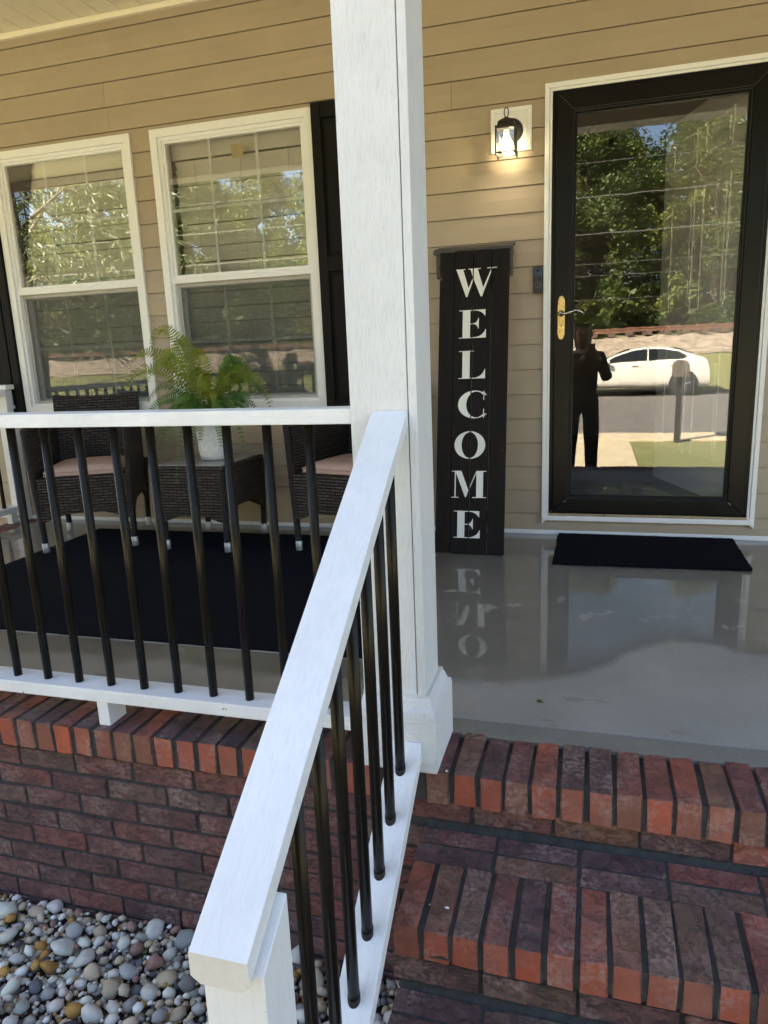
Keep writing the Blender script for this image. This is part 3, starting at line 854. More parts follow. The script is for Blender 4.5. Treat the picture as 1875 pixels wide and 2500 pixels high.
frame2('door_frame', DX0, DX1, DZ0, DZ1, 0.078, -0.040, 0.0, M_black, sd_, 0.005)
frame2('glass_bead', DX0 + 0.0782, DX1 - 0.0782, DZ0 + 0.0782, DZ1 - 0.0782, 0.008, -0.034, -0.004, M_gasket, sd_, 0.002)
frame2('glass_bead', DX0 + 0.0865, DX1 - 0.0865, DZ0 + 0.0865, DZ1 - 0.0865, 0.009, -0.028, -0.004, M_black, sd_, 0.002)
MB().box(DX0 + 0.094, DX1 - 0.094, -0.020, -0.015, DZ0 + 0.094, DZ1 - 0.094).build('glass_pane', M_doorglass, sd_)
for cx_, sg_ in ((0.082, 1), (0.878, -1)): MB().prism([(cx_ - 0.007 * sg_, -0.0405, 0.184), (cx_ + 0.006 * sg_, -0.0405, 0.197), (cx_ + 0.0075 * sg_, -0.0405, 0.1955), (cx_ - 0.0055 * sg_, -0.0405, 0.1825)], (0, -0.0008, 0)).build('mitre_scratch', M_alu, sd_)
m = MB(); pts = []
hx, hz0, hz1, hw = 0.052, 1.021, 1.231, 0.017
for i in range(13): a = math.pi * i / 12; pts.append((hx + hw * 0.85 * math.cos(a), -0.0405, hz1 - 0.02 + 0.02 * math.sin(a)))
for i in range(13): a = math.pi + math.pi * i / 12; pts.append((hx + hw * 0.85 * math.cos(a), -0.0405, hz0 + 0.02 + 0.02 * math.sin(a)))
pts = pts[:13] + [(hx - hw, -0.0405, hz1 - 0.026), (hx - hw, -0.0405, hz0 + 0.026)] + pts[13:] + [(hx + hw, -0.0405, hz0 + 0.026), (hx + hw, -0.0405, hz1 - 0.026)]
m.prism(pts, (0, -0.006, 0)).build('handle_plate', M_brass, sd_, 0.0012)
m = MB(); m.lathe([(0.016, -0.0465), (0.016, -0.052), (0.012, -0.058), (0.009, -0.075), (0.0, -0.076)], (hx, 0, 1.147), 16, 'y')
m.tube([(hx, -0.072, 1.147), (hx + 0.02, -0.076, 1.143), (hx + 0.045, -0.078, 1.150), (hx + 0.07, -0.078, 1.158), (hx + 0.092, -0.077, 1.152), (hx + 0.108, -0.075, 1.140)], [0.006, 0.006, 0.0055, 0.005, 0.0048, 0.004], 10)
m.build('handle_lever', M_nickel, sd_, smooth=True)
MB().lathe([(0.0125, -0.0465), (0.0125, -0.049), (0.009, -0.0495), (0.009, -0.052), (0.0, -0.0522)], (hx, 0, 1.085), 18, 'y').build('lock_cylinder', M_brass, sd_)
box('keyhole', hx - 0.0012, hx + 0.0012, -0.0527, -0.0521, 1.080, 1.090, M_gasket, sd_)
box('chain_pin', 0.012, 0.016, -0.043, -0.0365, 0.073, 0.082, M_alu, sd_)
# white panel door standing open inside
fd = link('front_door', None, house); fd.location = (0.905, 0.085, 0.160); fd.rotation_euler = (0, 0, R(180 - 72))
DW, DH = 0.90, 2.02
box('leaf', 0, DW, 0.005, 0.040, 0, DH, M_door, fd, 0.002)
cols = ((0.12, 0.405), (0.495, 0.78)); rows = ((0.20, 0.79), (0.98, 1.62), (1.73, 1.91))
for (a, b) in cols:
    for (c, d) in rows:
        for sgn, y0, y1 in ((1, 0.0402, 0.047), (-1, -0.002, 0.0048)):
            frame2('panel_moulding', a, b, c, d, 0.014, y0, y1, M_door, fd, 0.003)
            box('panel', a + 0.035, b - 0.035, min(y0, y1), max(y0, y1) - (0.002 if sgn > 0 else 0), c + 0.035, d - 0.035, M_door, fd, 0.004)
for y0, s_ in ((0.040, 1), (0.005, -1)):
    MB().lathe([(0.028, 0), (0.028, 0.006 * s_), (0.012, 0.010 * s_), (0.012, 0.03 * s_), (0.027, 0.042 * s_), (0.027, 0.055 * s_), (0.0, 0.062 * s_)], (DW - 0.065, y0, 0.90), 16, 'y').build('door_knob', M_dark, fd, smooth=True)
box('door_stop', 0.05, 0.10, 0.0402, 0.075, 0.0, 0.03, M_gasket, fd, 0.008)

# ------------------------------------------------------------------ column
CXL, CXR, CYF, CYB = -0.309, -0.155, -2.312, -2.160
cl = thing('porch_column', 'square white painted wooden column standing at the corner of the steps', 'column')
box('shaft', CXL, CXR - 0.0215, CYF, CYB + 0.0, 0.10, 2.56, M_col, cl, 0.002)
box('corner_board', CXR - 0.0195, CXR, CYF - 0.001, CYF + 0.105, 0.10, 2.56, M_col, cl, 0.003)
box('corner_board', CXR - 0.0195, CXR - 0.001, CYF + 0.1065, CYB, 0.10, 2.56, M_col, cl, 0.003)
bx0, bx1, by0, by1 = -0.3195, -0.127, -2.334, -2.127
for nm, q in (('base_board', [(bx0, by0), (bx1, by0), (bx1 - 0.02, by0 + 0.02), (bx0 + 0.02, by0 + 0.02)]), ('base_board', [(bx1, by0 + 0.0008), (bx1, by1), (bx1 - 0.02, by1 - 0.02), (bx1 - 0.02, by0 + 0.0208)]),
              ('base_board', [(bx1, by1), (bx0, by1), (bx0 + 0.02, by1 - 0.02), (bx1 - 0.02, by1 - 0.02)]), ('base_board', [(bx0, by1), (bx0, by0 + 0.0008), (bx0 + 0.02, by0 + 0.0208), (bx0 + 0.02, by1 - 0.02)])):
    MB().prism([(p[0], p[1], -0.003) for p in q], (0, 0, 0.143)).build(nm, M_colbase, cl, 0.0015)
# sloped cap moulding in four mitred lengths
pr = [(0.0, 0.140), (0.002, 0.152), (0.010, 0.158), (0.016, 0.176), (0.0195, 0.182), (0.0195, 0.190), (0.032, 0.190)]
ins = lambda d: [(bx0 + d * 0.5, by0 + d), (bx1 - d, by0 + d), (bx1 - d, by1 - d), (bx0 + d * 0.5, by1 - d)]
for i in range(4):
    j = (i + 1) % 4; vs_ = []; n = len(pr)
    for c in (i, j):
        for (d, z) in pr: p = ins(d)[c]; vs_.append((p[0], p[1], z))
        p = ins(0.032)[c]; vs_.append((p[0], p[1], 0.140))
    n += 1
    fs = [(a, (a + 1) % n, n + (a + 1) % n, n + a) for a in range(n)] + [tuple(range(n))[::-1], tuple(range(n, 2 * n))]
    MB().add(vs_, fs).build('cap_moulding', M_col, cl)

# ------------------------------------------------------------------ railings
fr_ = thing('porch_railing', 'white wooden porch railing with black metal balusters along the brick edge', 'railing')
box('top_rail', -3.44, CXL - 0.0005, -2.306, -2.226, 0.836, 0.871, M_rail, fr_, 0.0025)
box('bottom_rail', -3.44, CXL - 0.0005, -2.306, -2.226, 0.070, 0.107, M_rail, fr_, 0.0025)
bal = MB(); bal.lathe([(0.0115, 0.1072), (0.0115, 0.8358)], (0, 0, 0), 20)
bm_ = bal.mesh('baluster', M_bal, False)
for p in bm_.polygons: p.use_smooth = abs(p.normal.z) < 0.5
for k in range(28):
    x = -0.430 - 0.1075 * k
    if x < -3.42: break
    o = link('baluster', bm_, fr_); o.location = (x, -2.268, 0)
for x in (-1.0875, -2.3): box('support_block', x - 0.018, x + 0.018, -2.302, -2.228, -0.003, 0.0695, M_rail, fr_, 0.002)

sr = thing('stair_railing', 'sloping white stair handrail with black metal balusters beside the brick steps', 'railing')
hy0, hz0_, hy1, hz1_ = CYF - 0.0015, 0.865, -3.187, 0.272
sl = (hz1_ - hz0_) / (hy1 - hy0)
tv = Vector((0, hy1 - hy0, hz1_ - hz0_)).normalized(); nv_ = Vector((0, tv.z, -tv.y))
if nv_.z < 0: nv_ = -nv_
th = 0.0375
def sloped(name, x0, x1, ya, za, yb, zb, th, plumb_top, mt, parent, bev, chamfer=0.0):
    d = Vector((0, yb - ya, zb - za)).normalized(); nn = Vector((0, -d.z, d.y)); 
    if nn.z < 0: nn = -nn
    A = Vector((0, ya, za)); B = Vector((0, yb, zb))
    vert = th / nn.z
    a2 = A - Vector((0, 0, vert)) if plumb_top else A - nn * th
    b2 = B - Vector((0, 0, vert)) if plumb_top else B - nn * th
    m = MB()
    if chamfer:
        c = chamfer
        # cross-section with chamfered lower corners
        def sec(P, Q): 
            e = (P - Q)
            u = e / e.length
            return [(x0, P), (x1, P), (x1, Q + u * c), (x1 - c * 1.3, Q), (x0 + c * 1.3, Q), (x0, Q + u * c)]
        s1 = sec(A, a2); s2 = sec(B, b2); vs_ = [(x, p.y, p.z) for x, p in s1] + [(x, p.y, p.z) for x, p in s2]
        n = 6; m.add(vs_, [(i, (i + 1) % n, n + (i + 1) % n, n + i) for i in range(n)] + [tuple(range(n))[::-1]]); m.mi = 1; m.add(vs_[n:], [tuple(range(n))])
        return m.build(name, mt, parent, bev)
    q = [(x0, A.y, A.z), (x0, B.y, B.z), (x0, b2.y, b2.z), (x0, a2.y, a2.z)]
    return m.prism(q, (x1 - x0, 0, 0)).build(name, mt, parent, bev)
sloped('handrail', -0.258, -0.1765, hy0, hz0_, hy1, hz1_, th, True, [M_hand, M_endgrain], sr, 0.002, 0.010)
ls = -0.655
def lowz(y): return 0.077 + (y + 2.3352) * (-ls)
sloped('bottom_rail', -0.2375, -0.163, -2.3352, 0.077, -3.088, lowz(-3.088), 0.0365, True, M_hand, sr, 0.002)
post = box('newel_post', -0.252, -0.1655, -3.170, -3.0885, -0.69, 0.2350, M_post, sr, 0.002)
# plane the post top to the underside of the rail
me = post.data
for v in me.vertices:
    if v.co.z > 0.1:
        v.co.z = hz0_ + (v.co.y - hy0) * sl - th / nv_.z - 0.0005 - (0.2350 - min(v.co.z, 0.235))
for k in range(8):
    y = -2.396 - 0.0955 * k
    zt_ = hz0_ + (y - hy0) * sl - th / nv_.z; zb_ = lowz(y)
    sq = 0.0125 * 0.68
    m = MB(); seg = 20; vs_ = []
    for zf, s_ in ((zb_ - 0.001, -ls), (zt_ + 0.001, sl)):
        for i in range(seg):
            a = 2 * math.pi * i / seg; vs_.append((0.0115 * math.cos(a), 0.0115 * math.sin(a), zf + 0.0115 * math.sin(a) * s_))
    m.add(vs_, [(i, (i + 1) % seg, seg + (i + 1) % seg, seg + i) for i in range(seg)] + [tuple(range(seg))[::-1], tuple(range(seg, 2 * seg))])
    # plastic foot collar
    vs_ = []
    for dz, rr in ((-0.001, 0.0124), (0.013, 0.0124), (0.014, 0.0116)):
        for i in range(seg):
            a = 2 * math.pi * i / seg; vs_.append((rr * math.cos(a), rr * math.sin(a), zb_ + dz + rr * math.sin(a) * (-ls)))
    o = m.build('baluster', M_bal, sr)
    for p in o.data.polygons: p.use_smooth = abs(p.normal.z) < 0.4
    o.location = (-0.2005, y, 0)
    cc = MB().add(vs_, [(r_ * seg + i, r_ * seg + (i + 1) % seg, (r_ + 1) * seg + (i + 1) % seg, (r_ + 1) * seg + i) for r_ in range(2) for i in range(seg)]).build('collar', M_gasket, o)

sdr = thing('side_railing', 'white side railing with half post against the siding at the porch end', 'railing')
box('half_post', -3.462, -3.380, -0.095, -0.0205, 0.0005, 0.858, M_post, sdr, 0.002)
box('post_cap', -3.470, -3.352, -0.112, -0.0205, 0.8585, 0.888, M_white, sdr, 0.003)
box('top_rail', -3.462, -3.384, -2.224, -0.0955, 0.815, 0.8500, M_rail, sdr, 0.0025)
box('bottom_rail', -3.462, -3.384, -2.224, -0.0955, 0.070, 0.107, M_rail, sdr, 0.0025)
box('support_block', -3.445, -3.405, -0.17, -0.12, -0.003, 0.0695, M_rail, sdr, 0.002)
bal2 = MB(); bal2.lathe([(0.0125, 0.1072), (0.0125, 0.8148)], (0, 0, 0), 16); b2m = bal2.mesh('baluster', M_bal)
for k in range(19): o = link('baluster', b2m, sdr); o.location = (-3.423, -0.20 - 0.1075 * k, 0)

# ------------------------------------------------------------------ rug and door mat
def slabmat(name, corners, z0, z1, mt, n=28, wav=0.0015, seed=1, fr=0.0):
    rr = random.Random(seed); a, b, c, d = [Vector((p[0], p[1])) for p in corners]; vs_ = []; fs = []
    ny = n // 2
    for j in range(ny + 1):
        for i in range(n + 1):
            s, t = i / n, j / ny
            p = (a * (1 - s) + b * s) * (1 - t) + (d * (1 - s) + c * s) * t
            if i in (0, n) or j in (0, ny): p += Vector((rr.uniform(-fr, fr), rr.uniform(-fr, fr)))
            vs_.append((p.x, p.y, z1 + wav * mnoise.noise(Vector((p.x * 4, p.y * 4, seed)))))
    N = len(vs_); vs_ += [(x, y, z0) for (x, y, z) in vs_]
    for j in range(ny):
        for i in range(n):
            q = j * (n + 1) + i; fs.append((q, q + 1, q + n + 2, q + n + 1)); fs.append((N + q, N + q + n + 1, N + q + n + 2, N + q + 1))
    bd_ = [i for i in range(n)] + [(j * (n + 1) + n) for j in range(ny)] + [ny * (n + 1) + i for i in range(n, 0, -1)] + [j * (n + 1) for j in range(ny, 0, -1)]
    for k_ in range(len(bd_)):
        u, v = bd_[k_], bd_[(k_ + 1) % len(bd_)]; fs.append((v, u, N + u, N + v))
    return MB().add(vs_, fs).build(name, mt)
rug = thing('area_rug', 'large dark navy rug lying under the wicker chairs', 'rug')
o = slabmat('rug_pile', [(-2.66, -1.76), (-0.50, -1.748), (-0.525, -0.225), (-2.676, -0.243)], 0.002, 0.009, M_rug, 40, 0.0015, 3, 0.002); o.parent = rug
o = slabmat('rug_backing', [(-2.664, -1.766), (-0.497, -1.754), (-0.522, -0.222), (-2.679, -0.240)], 0.0005, 0.0019, M_rugback, 12, 0.0, 4); o.parent = rug
dm = slabmat('doormat', [(0.049, -0.58), (0.895, -0.558), (0.905, -0.035), (0.053, -0.032)], 0.001, 0.013, M_mat, 60, 0.002, 5, 0.003)
tag(dm, 'small dark navy textured doormat in front of the storm door', 'doormat')

# ------------------------------------------------------------------ wicker furniture
def uv_box(me, sc=1.0):
    """box-project metric UVs so the weave runs level round every face"""
    uv = me.uv_layers.new(name='UVMap')
    for p in me.polygons:
        n = p.normal; ax = max(range(3), key=lambda a: abs(n[a]))
        for li in p.loop_indices:
            c = me.vertices[me.loops[li].vertex_index].co
            uv.data[li].uv = (c.y, c.z) if ax == 0 else ((c.x, c.z) if ax == 1 else (c.x, c.y))
def wbox(mb, name, parent, bev=0.006, mt=None):
    o = mb.build(name, mt or M_weave, parent, bev); uv_box(o.data); return o
def skirt(mb, a, b, zt, ze, zm, t):
    """woven panel from point a to b (xy), flat top zt, arched underside ze at the ends and zm in the middle"""
    a = Vector(a); b = Vector(b); d = b - a; nrm = Vector((-d.y, d.x)).normalized() * t
    n = 14; pts = [(a.x, a.y, zt), (b.x, b.y, zt)]
    for i in range(n, -1, -1):
        s = i / n; k = min(1.0, (1 - abs(2 * s - 1)) * 1.6); k = k * k * (3 - 2 * k)
        p = a + d * s; pts.append((p.x, p.y, ze + (zm - ze) * k))
    return mb.prism(pts, (nrm.x, nrm.y, 0))
def make_chair(name, label, loc, rz, group):
    e = thing(name, label, 'chair', loc, rz, group)
    w, d = 0.232, 0.255
    # front legs carry the arms, back legs the backrest
    for sx in (-1, 1):
        for (y0, y1, zt) in ((-d, -d - 0.012, 0.655), (d, d + 0.02, 0.42)):
            lg = MB().tube([(sx * w, y0, 0.045), (sx * (w + 0.01), (y0 + y1) / 2, 0.35), (sx * (w + 0.022), y1, zt)], [0.0165, 0.0185, 0.019], 12).build('leg', M_wrap, e, smooth=True)
            MB().lathe([(0.017, 0.0), (0.018, 0.002), (0.018, 0.050), (0.0165, 0.052)], (sx * w, y0, 0), 14).build('foot_cap', M_alu, lg, smooth=True)
    wbox(skirt(MB(), (w - 0.005, -d - 0.004), (-w + 0.005, -d - 0.004), 0.405, 0.165, 0.205, 0.014), 'apron', e, 0.003)
    for sx in (-1, 1):
        # side panel: arm line slopes gently down to the front
        a = sx * (w + 0.012); n = 14; pts = [(a, -d, 0.655), (a, d + 0.015, 0.660)]
        for i in range(n, -1, -1):
            s = i / n; k = min(1.0, (1 - abs(2 * s - 1)) * 1.6); k = k * k * (3 - 2 * k); pts.append((a, -d + s * (2 * d + 0.015), 0.165 + 0.075 * k))
        wbox(MB().prism(pts, (-sx * 0.016, 0, 0)), 'side_panel', e, 0.003)
        ar = MB().tube([(sx * (w + 0.020), -d - 0.018, 0.650), (sx * (w + 0.020), -d + 0.03, 0.668), (sx * (w + 0.018), 0.0, 0.668), (sx * (w + 0.012), d, 0.668)], [0.018, 0.021, 0.021, 0.02], 12)
        ar.build('armrest', M_wrap, e, smooth=True)
    wbox(MB().box(-w + 0.003, w - 0.003, -d + 0.011, d - 0.02, 0.375, 0.402), 'seat', e, 0.004)
    # reclined backrest with a slightly bowed top
    n = 10; vs_ = []; fs = []
    for k_, yy in enumerate((0.0, 0.030)):
        for i in range(n + 1):
            s = -1 + 2 * i / n; x = s * (w + 0.012)
            for (zz, yb) in ((0.30, d - 0.03), (0.55, d + 0.005), (0.815 - 0.012 * (1 - s * s), d + 0.055)): vs_.append((x, yb + yy + 0.018 * (1 - s * s), zz))
    c = 3 * (n + 1)
    for i in range(n):
        for j in range(2):
            q = 3 * i + j; fs.append((q, q + 3, q + 4, q + 1)); fs.append((c + q, c + q + 1, c + q + 4, c + q + 3))
        fs.append((3 * i + 2, 3 * i + 5, c + 3 * i + 5, c + 3 * i + 2)); fs.append((3 * i, c + 3 * i, c + 3 * i + 3, 3 * i + 3))
    for j in range(2):
        fs.append((j, j + 1, c + j + 1, c + j)); q = 3 * n; fs.append((q + j, c + q + j, c + q + j + 1, q + j + 1))
    wbox(MB().add(vs_, fs), 'backrest', e, 0.006)
    return e
def cushion(label, loc, rz):
    e = thing('seat_cushion', label, 'cushion', loc, rz, 'seat cushions on the wicker chairs')
    bm = bmesh.new(); bmesh.ops.create_grid(bm, x_segments=14, y_segments=14, size=0.5)
    top = []
    vs_ = []; n = 14; W, D = 0.208, 0.225
    def pt(i, j, side):
        s, t = -1 + 2 * i / n, -1 + 2 * j / n
        rr = lambda u, v: u * (1 - 0.045 * v * v * abs(u))
        k = max(0.0, (1 - s ** 4)) * max(0.0, (1 - t ** 4))
        z = 0.014 + 0.030 * k ** 0.35 + 0.003 * mnoise.noise(Vector((s * 2, t * 2, 3))) if side else 0.0 + 0.004 * (1 - k)
        return (rr(s, t) * W, rr(t, s) * D, z + 0.028 * side * 0.4)
    bm.free(); fs = []
    for side in (1, 0):
        for j in range(n + 1):
            for i in range(n + 1): vs_.append(pt(i, j, side))
    N = (n + 1) ** 2
    for j in range(n):
        for i in range(n):
            q = j * (n + 1) + i; fs.append((q, q + 1, q + n + 2, q + n + 1)); fs.append((N + q, N + q + n + 1, N + q + n + 2, N + q + 1))
    bd_ = [i for i in range(n)] + [j * (n + 1) + n for j in range(n)] + [n * (n + 1) + i for i in range(n, 0, -1)] + [j * (n + 1) for j in range(n, 0, -1)]
    for k_ in range(len(bd_)):
        u, v = bd_[k_], bd_[(k_ + 1) % len(bd_)]; fs.append((v, u, N + u, N + v))
    MB().add(vs_, fs).build('pad', M_cushion, e, smooth=True)
    loop = [vs_[b] for b in bd_]; loop.append(loop[0])
    MB().tube([(p[0] * 1.004, p[1] * 1.004, p[2] + 0.0005) for p in loop], 0.0035, 6, False).build('piping', M_pipe, e, smooth=True)
    loop = [vs_[N + b] for b in bd_]; loop.append(loop[0])
    MB().tube([(p[0] * 1.004, p[1] * 1.004, p[2] + 0.003) for p in loop], 0.0035, 6, False).build('piping', M_pipe, e, smooth=True)
    return e
ca_ = R(26)
ctr = Vector((-2.515, -0.443))
make_chair('wicker_chair', 'dark brown wicker armchair in front of the window, left of the wicker table', (ctr.x, ctr.y, 0.0085), ca_, 'wicker armchairs on the porch')
cushion('pinkish beige seat cushion on the wicker chair left of the fern', (ctr.x + 0.012, ctr.y - 0.02, 0.412), ca_)
cb_ = R(-14)
fl = Vector((-1.234, -0.534)); c2 = fl + Vector((math.cos(cb_) * 0.232 - math.sin(cb_) * 0.255, math.sin(cb_) * 0.232 + math.cos(cb_) * 0.255))
make_chair('wicker_chair', 'dark brown wicker armchair half hidden behind the white column and handrail', (c2.x, c2.y, 0.0085), cb_, 'wicker armchairs on the porch')
cushion('pinkish beige seat cushion on the wicker chair behind the column', (c2.x, c2.y - 0.02, 0.412), cb_)

tb = thing('wicker_table', 'square dark wicker side table with glass top between two wicker chairs', 'table', (-1.7775, -0.405, 0.0085), R(-1.0))
tw, td = 0.182, 0.212
for sx in (-1, 1):
    for sy in (-1, 1):
        lg = MB().tube([(sx * tw, sy * td, 0.045), (sx * (tw + 0.008), sy * (td + 0.006), 0.43)], [0.0165, 0.018], 12).build('leg', M_wrap, tb, smooth=True)
        MB().lathe([(0.017, 0.0), (0.018, 0.002), (0.018, 0.050), (0.0165, 0.052)], (sx * tw, sy * td, 0), 14).build('foot_cap', M_alu, lg, smooth=True)
X, Y = tw + 0.002, td + 0.002
wbox(skirt(MB(), (X, -Y), (-X, -Y), 0.428, 0.155, 0.185, 0.013), 'skirt_panel', tb, 0.003)
wbox(skirt(MB(), (-X, Y), (X, Y), 0.428, 0.155, 0.185, 0.013), 'skirt_panel', tb, 0.003)
wbox(skirt(MB(), (X, Y - 0.002), (X, -Y + 0.002), 0.428, 0.165, 0.225, 0.013), 'skirt_panel', tb, 0.003)
wbox(skirt(MB(), (-X, -Y + 0.002), (-X, Y - 0.002), 0.428, 0.165, 0.225, 0.013), 'skirt_panel', tb, 0.003)
wbox(MB().box(-X - 0.018, X + 0.018, -Y - 0.018, Y + 0.018, 0.4285, 0.452), 'table_top', tb, 0.008)
box('glass_top', -X - 0.006, X + 0.006, -Y - 0.006, Y + 0.006, 0.4525, 0.4575, simple('frosted_table_glass', (0.20, 0.20, 0.195), 0.12, 0.05), tb, 0.001)

# pot and fern
PT = Vector((-1.745, -0.40, 0.4665))
pot = thing('flower_pot', 'light grey ceramic pot with raised zigzag pattern on the wicker table', 'flower pot', PT)
pot.scale = (1.16, 1.16, 1.0)
MB().lathe([(0.0, 0.0), (0.060, 0.0), (0.068, 0.004), (0.072, 0.03), (0.080, 0.185), (0.082, 0.195), (0.076, 0.196), (0.073, 0.17), (0.0, 0.165)], (0, 0, 0), 40).build('pot_body', M_pot, pot, smooth=True)
m = MB(); nz = 9
def onpot(a, z, off=0.0008): r = 0.072 + (z - 0.03) / 0.155 * 0.008 + off; return (r * math.cos(a), r * math.sin(a), z)
for row, (za, zb_, ph) in enumerate(((0.045, 0.100, 0.0), (0.056, 0.100, 0.0), (0.108, 0.165, 0.5), (0.112, 0.150, 0.5))):
    pts = []
    for i in range(nz * 2 * 6 + 1):
        t = i / 6.0; f = abs((t + ph * 2) % 2 - 1); pts.append(onpot(2 * math.pi * t / (nz * 2), za + (zb_ - za) * f))
    m.tube(pts, 0.0014, 5, False)
for i in range(nz):
    for j in range(5):
        for q in range(j + 1):
            a = 2 * math.pi * (i + 0.5 + (q - j / 2) * 0.10) / nz; p = onpot(a, 0.155 - j * 0.008)
            m.lathe([(0.0016, -0.001), (0.0016, 0.001)], p, 5)
m.build('zigzag_relief', M_potline, pot)
MB().lathe([(0.0735, 0.171), (0.06, 0.176), (0.0, 0.180)], (0, 0, 0), 24).build('potting_soil', M_soil, pot)
fern = thing('fern', 'green and yellow green fern with arching fronds in the grey pot', 'fern', PT + Vector((0, 0, 0.17)))
frn = random.Random(21)
def frond(tip, arch, yellow, wid=0.052, n=34, lean=None):
    b0 = Vector((frn.uniform(-0.02, 0.02), frn.uniform(-0.02, 0.02), 0.0)); tip = Vector(tip)
    c1 = b0 + Vector((tip.x * 0.22, tip.y * 0.22, arch * 0.85)); c2_ = Vector((tip.x * 0.72, tip.y * 0.72, max(tip.z, 0) * 0.55 + arch * 0.95))
    P = lambda t: b0 * (1 - t) ** 3 + c1 * 3 * t * (1 - t) ** 2 + c2_ * 3 * t * t * (1 - t) + tip * t ** 3
    m = MB(); m.tube([P(i / 12) for i in range(13)], [0.0026 - 0.0019 * i / 12 for i in range(13)], 5)
    side0 = Vector((0, 0, 1)).cross((tip - b0)).normalized() if Vector((tip.x, tip.y, 0)).length > 0.03 else Vector((1, 0, 0))
    tw_ = frn.uniform(-0.35, 0.35); vd = (Vector((0.25, -1.0, 0.12)) + Vector((frn.gauss(0, .25), 0, frn.gauss(0, .25)))).normalized()
    for i in range(2, n + 1):
        t = 0.10 + 0.90 * i / n; p = P(min(t, 1)); tg = (P(min(t + 0.02, 1.0)) - P(t - 0.02)).normalized()
        s2 = tg.cross(vd).normalized(); s2 = s2 if s2.dot(side0) > 0 else -s2; sd1 = side0 * 0.45 + s2 * 0.75; sd1 = (sd1 - tg * sd1.dot(tg)).normalized(); nm = tg.cross(sd1); sd1 = sd1 * math.cos(tw_) + nm * math.sin(tw_); nm = tg.cross(sd1)
        L = wid * (math.sin(min(1, (t - 0.06) * 2.1) * math.pi / 2)) * (1 - max(0, t - 0.45) / 0.62) ** 0.8 * frn.uniform(0.85, 1.1) + 0.004
        wd = 0.0052 * (0.45 + 0.6 * L / wid)
        for s in (-1, 1):
            dr = (sd1 * s + tg * 0.38 + nm * frn.uniform(-0.30, 0.05)).normalized(); a = p + dr * 0.001
            u = tg * wd; dp = nm * (-0.18 * L)
            m.add([a - u * 0.6, a + u * 0.6, a + dr * L * 0.45 + u * 1.0 + dp * 0.2, a + dr * L + u * 0.3 + dp, a + dr * L * 0.45 - u * 1.0 + dp * 0.2, a + dr * L * 0.5 + nm * wd * 0.35 + dp * 0.2], [(0, 1, 2, 5), (5, 2, 3), (0, 5, 4), (5, 3, 4)])
    return m.build('frond', M_fern2 if yellow else M_fern, fern, clean=False)
bz = PT.z + 0.17
for (tx, ty, tz, ar, ye, wd) in [
    (-2.217, -0.44, 0.95, 0.40, 1, 0.055), (-2.10, -0.36, 1.075, 0.47, 1, 0.055), (-2.05, -0.50, 0.90, 0.36, 1, 0.058), (-1.98, -0.34, 1.02, 0.42, 1, 0.05),
    (-2.16, -0.36, 0.78, 0.26, 0, 0.055), (-2.07, -0.52, 0.70, 0.22, 0, 0.05), (-1.385, -0.42, 0.77, 0.36, 1, 0.052), (-1.43, -0.34, 0.74, 0.33, 0, 0.052), (-1.48, -0.50, 0.86, 0.30, 0, 0.05),
    (-1.55, -0.30, 0.90, 0.33, 0, 0.05), (-2.111, -0.46, 0.475, 0.20, 0, 0.035), (-2.01, -0.56, 0.46, 0.20, 0, 0.045), (-1.835, -0.67, 0.39, 0.22, 0, 0.052), (-1.515, -0.50, 0.49, 0.24, 0, 0.032),
    (-1.54, -0.46, 0.52, 0.24, 0, 0.032), (-1.62, -0.56, 0.56, 0.16, 0, 0.04), (-1.70, -0.62, 0.60, 0.18, 0, 0.045), (-1.66, -0.18, 0.82, 0.26, 0, 0.05),
    (-1.90, -0.22, 0.84, 0.28, 1, 0.05), (-1.92, -0.52, 0.72, 0.20, 0, 0.045), (-1.50, -0.36, 0.66, 0.18, 0, 0.045), (-1.98, -0.42, 0.68, 0.17, 0, 0.045),
    (-1.66, -0.52, 0.76, 0.21, 1, 0.042), (-1.88, -0.35, 0.88, 0.27, 1, 0.045),
    (-2.20, -0.50, 0.86, 0.34, 1, 0.055), (-1.95, -0.55, 0.95, 0.38, 1, 0.055), (-1.90, -0.28, 0.98, 0.36, 1, 0.05), (-1.42, -0.52, 0.80, 0.34, 1, 0.052), (-1.60, -0.35, 0.94, 0.32, 0, 0.05), (-1.72, -0.56, 0.86, 0.27, 1, 0.05),
    (-1.90, -0.62, 0.55, 0.20, 0, 0.05), (-2.06, -0.44, 0.52, 0.22, 0, 0.045), (-1.58, -0.60, 0.62, 0.22, 0, 0.045), (-1.74, -0.64, 0.56, 0.18, 0, 0.045), (-1.48, -0.30, 0.60, 0.26, 0, 0.045)]:
    frond((tx - PT.x, ty - PT.y, tz - bz), ar, ye, wd)

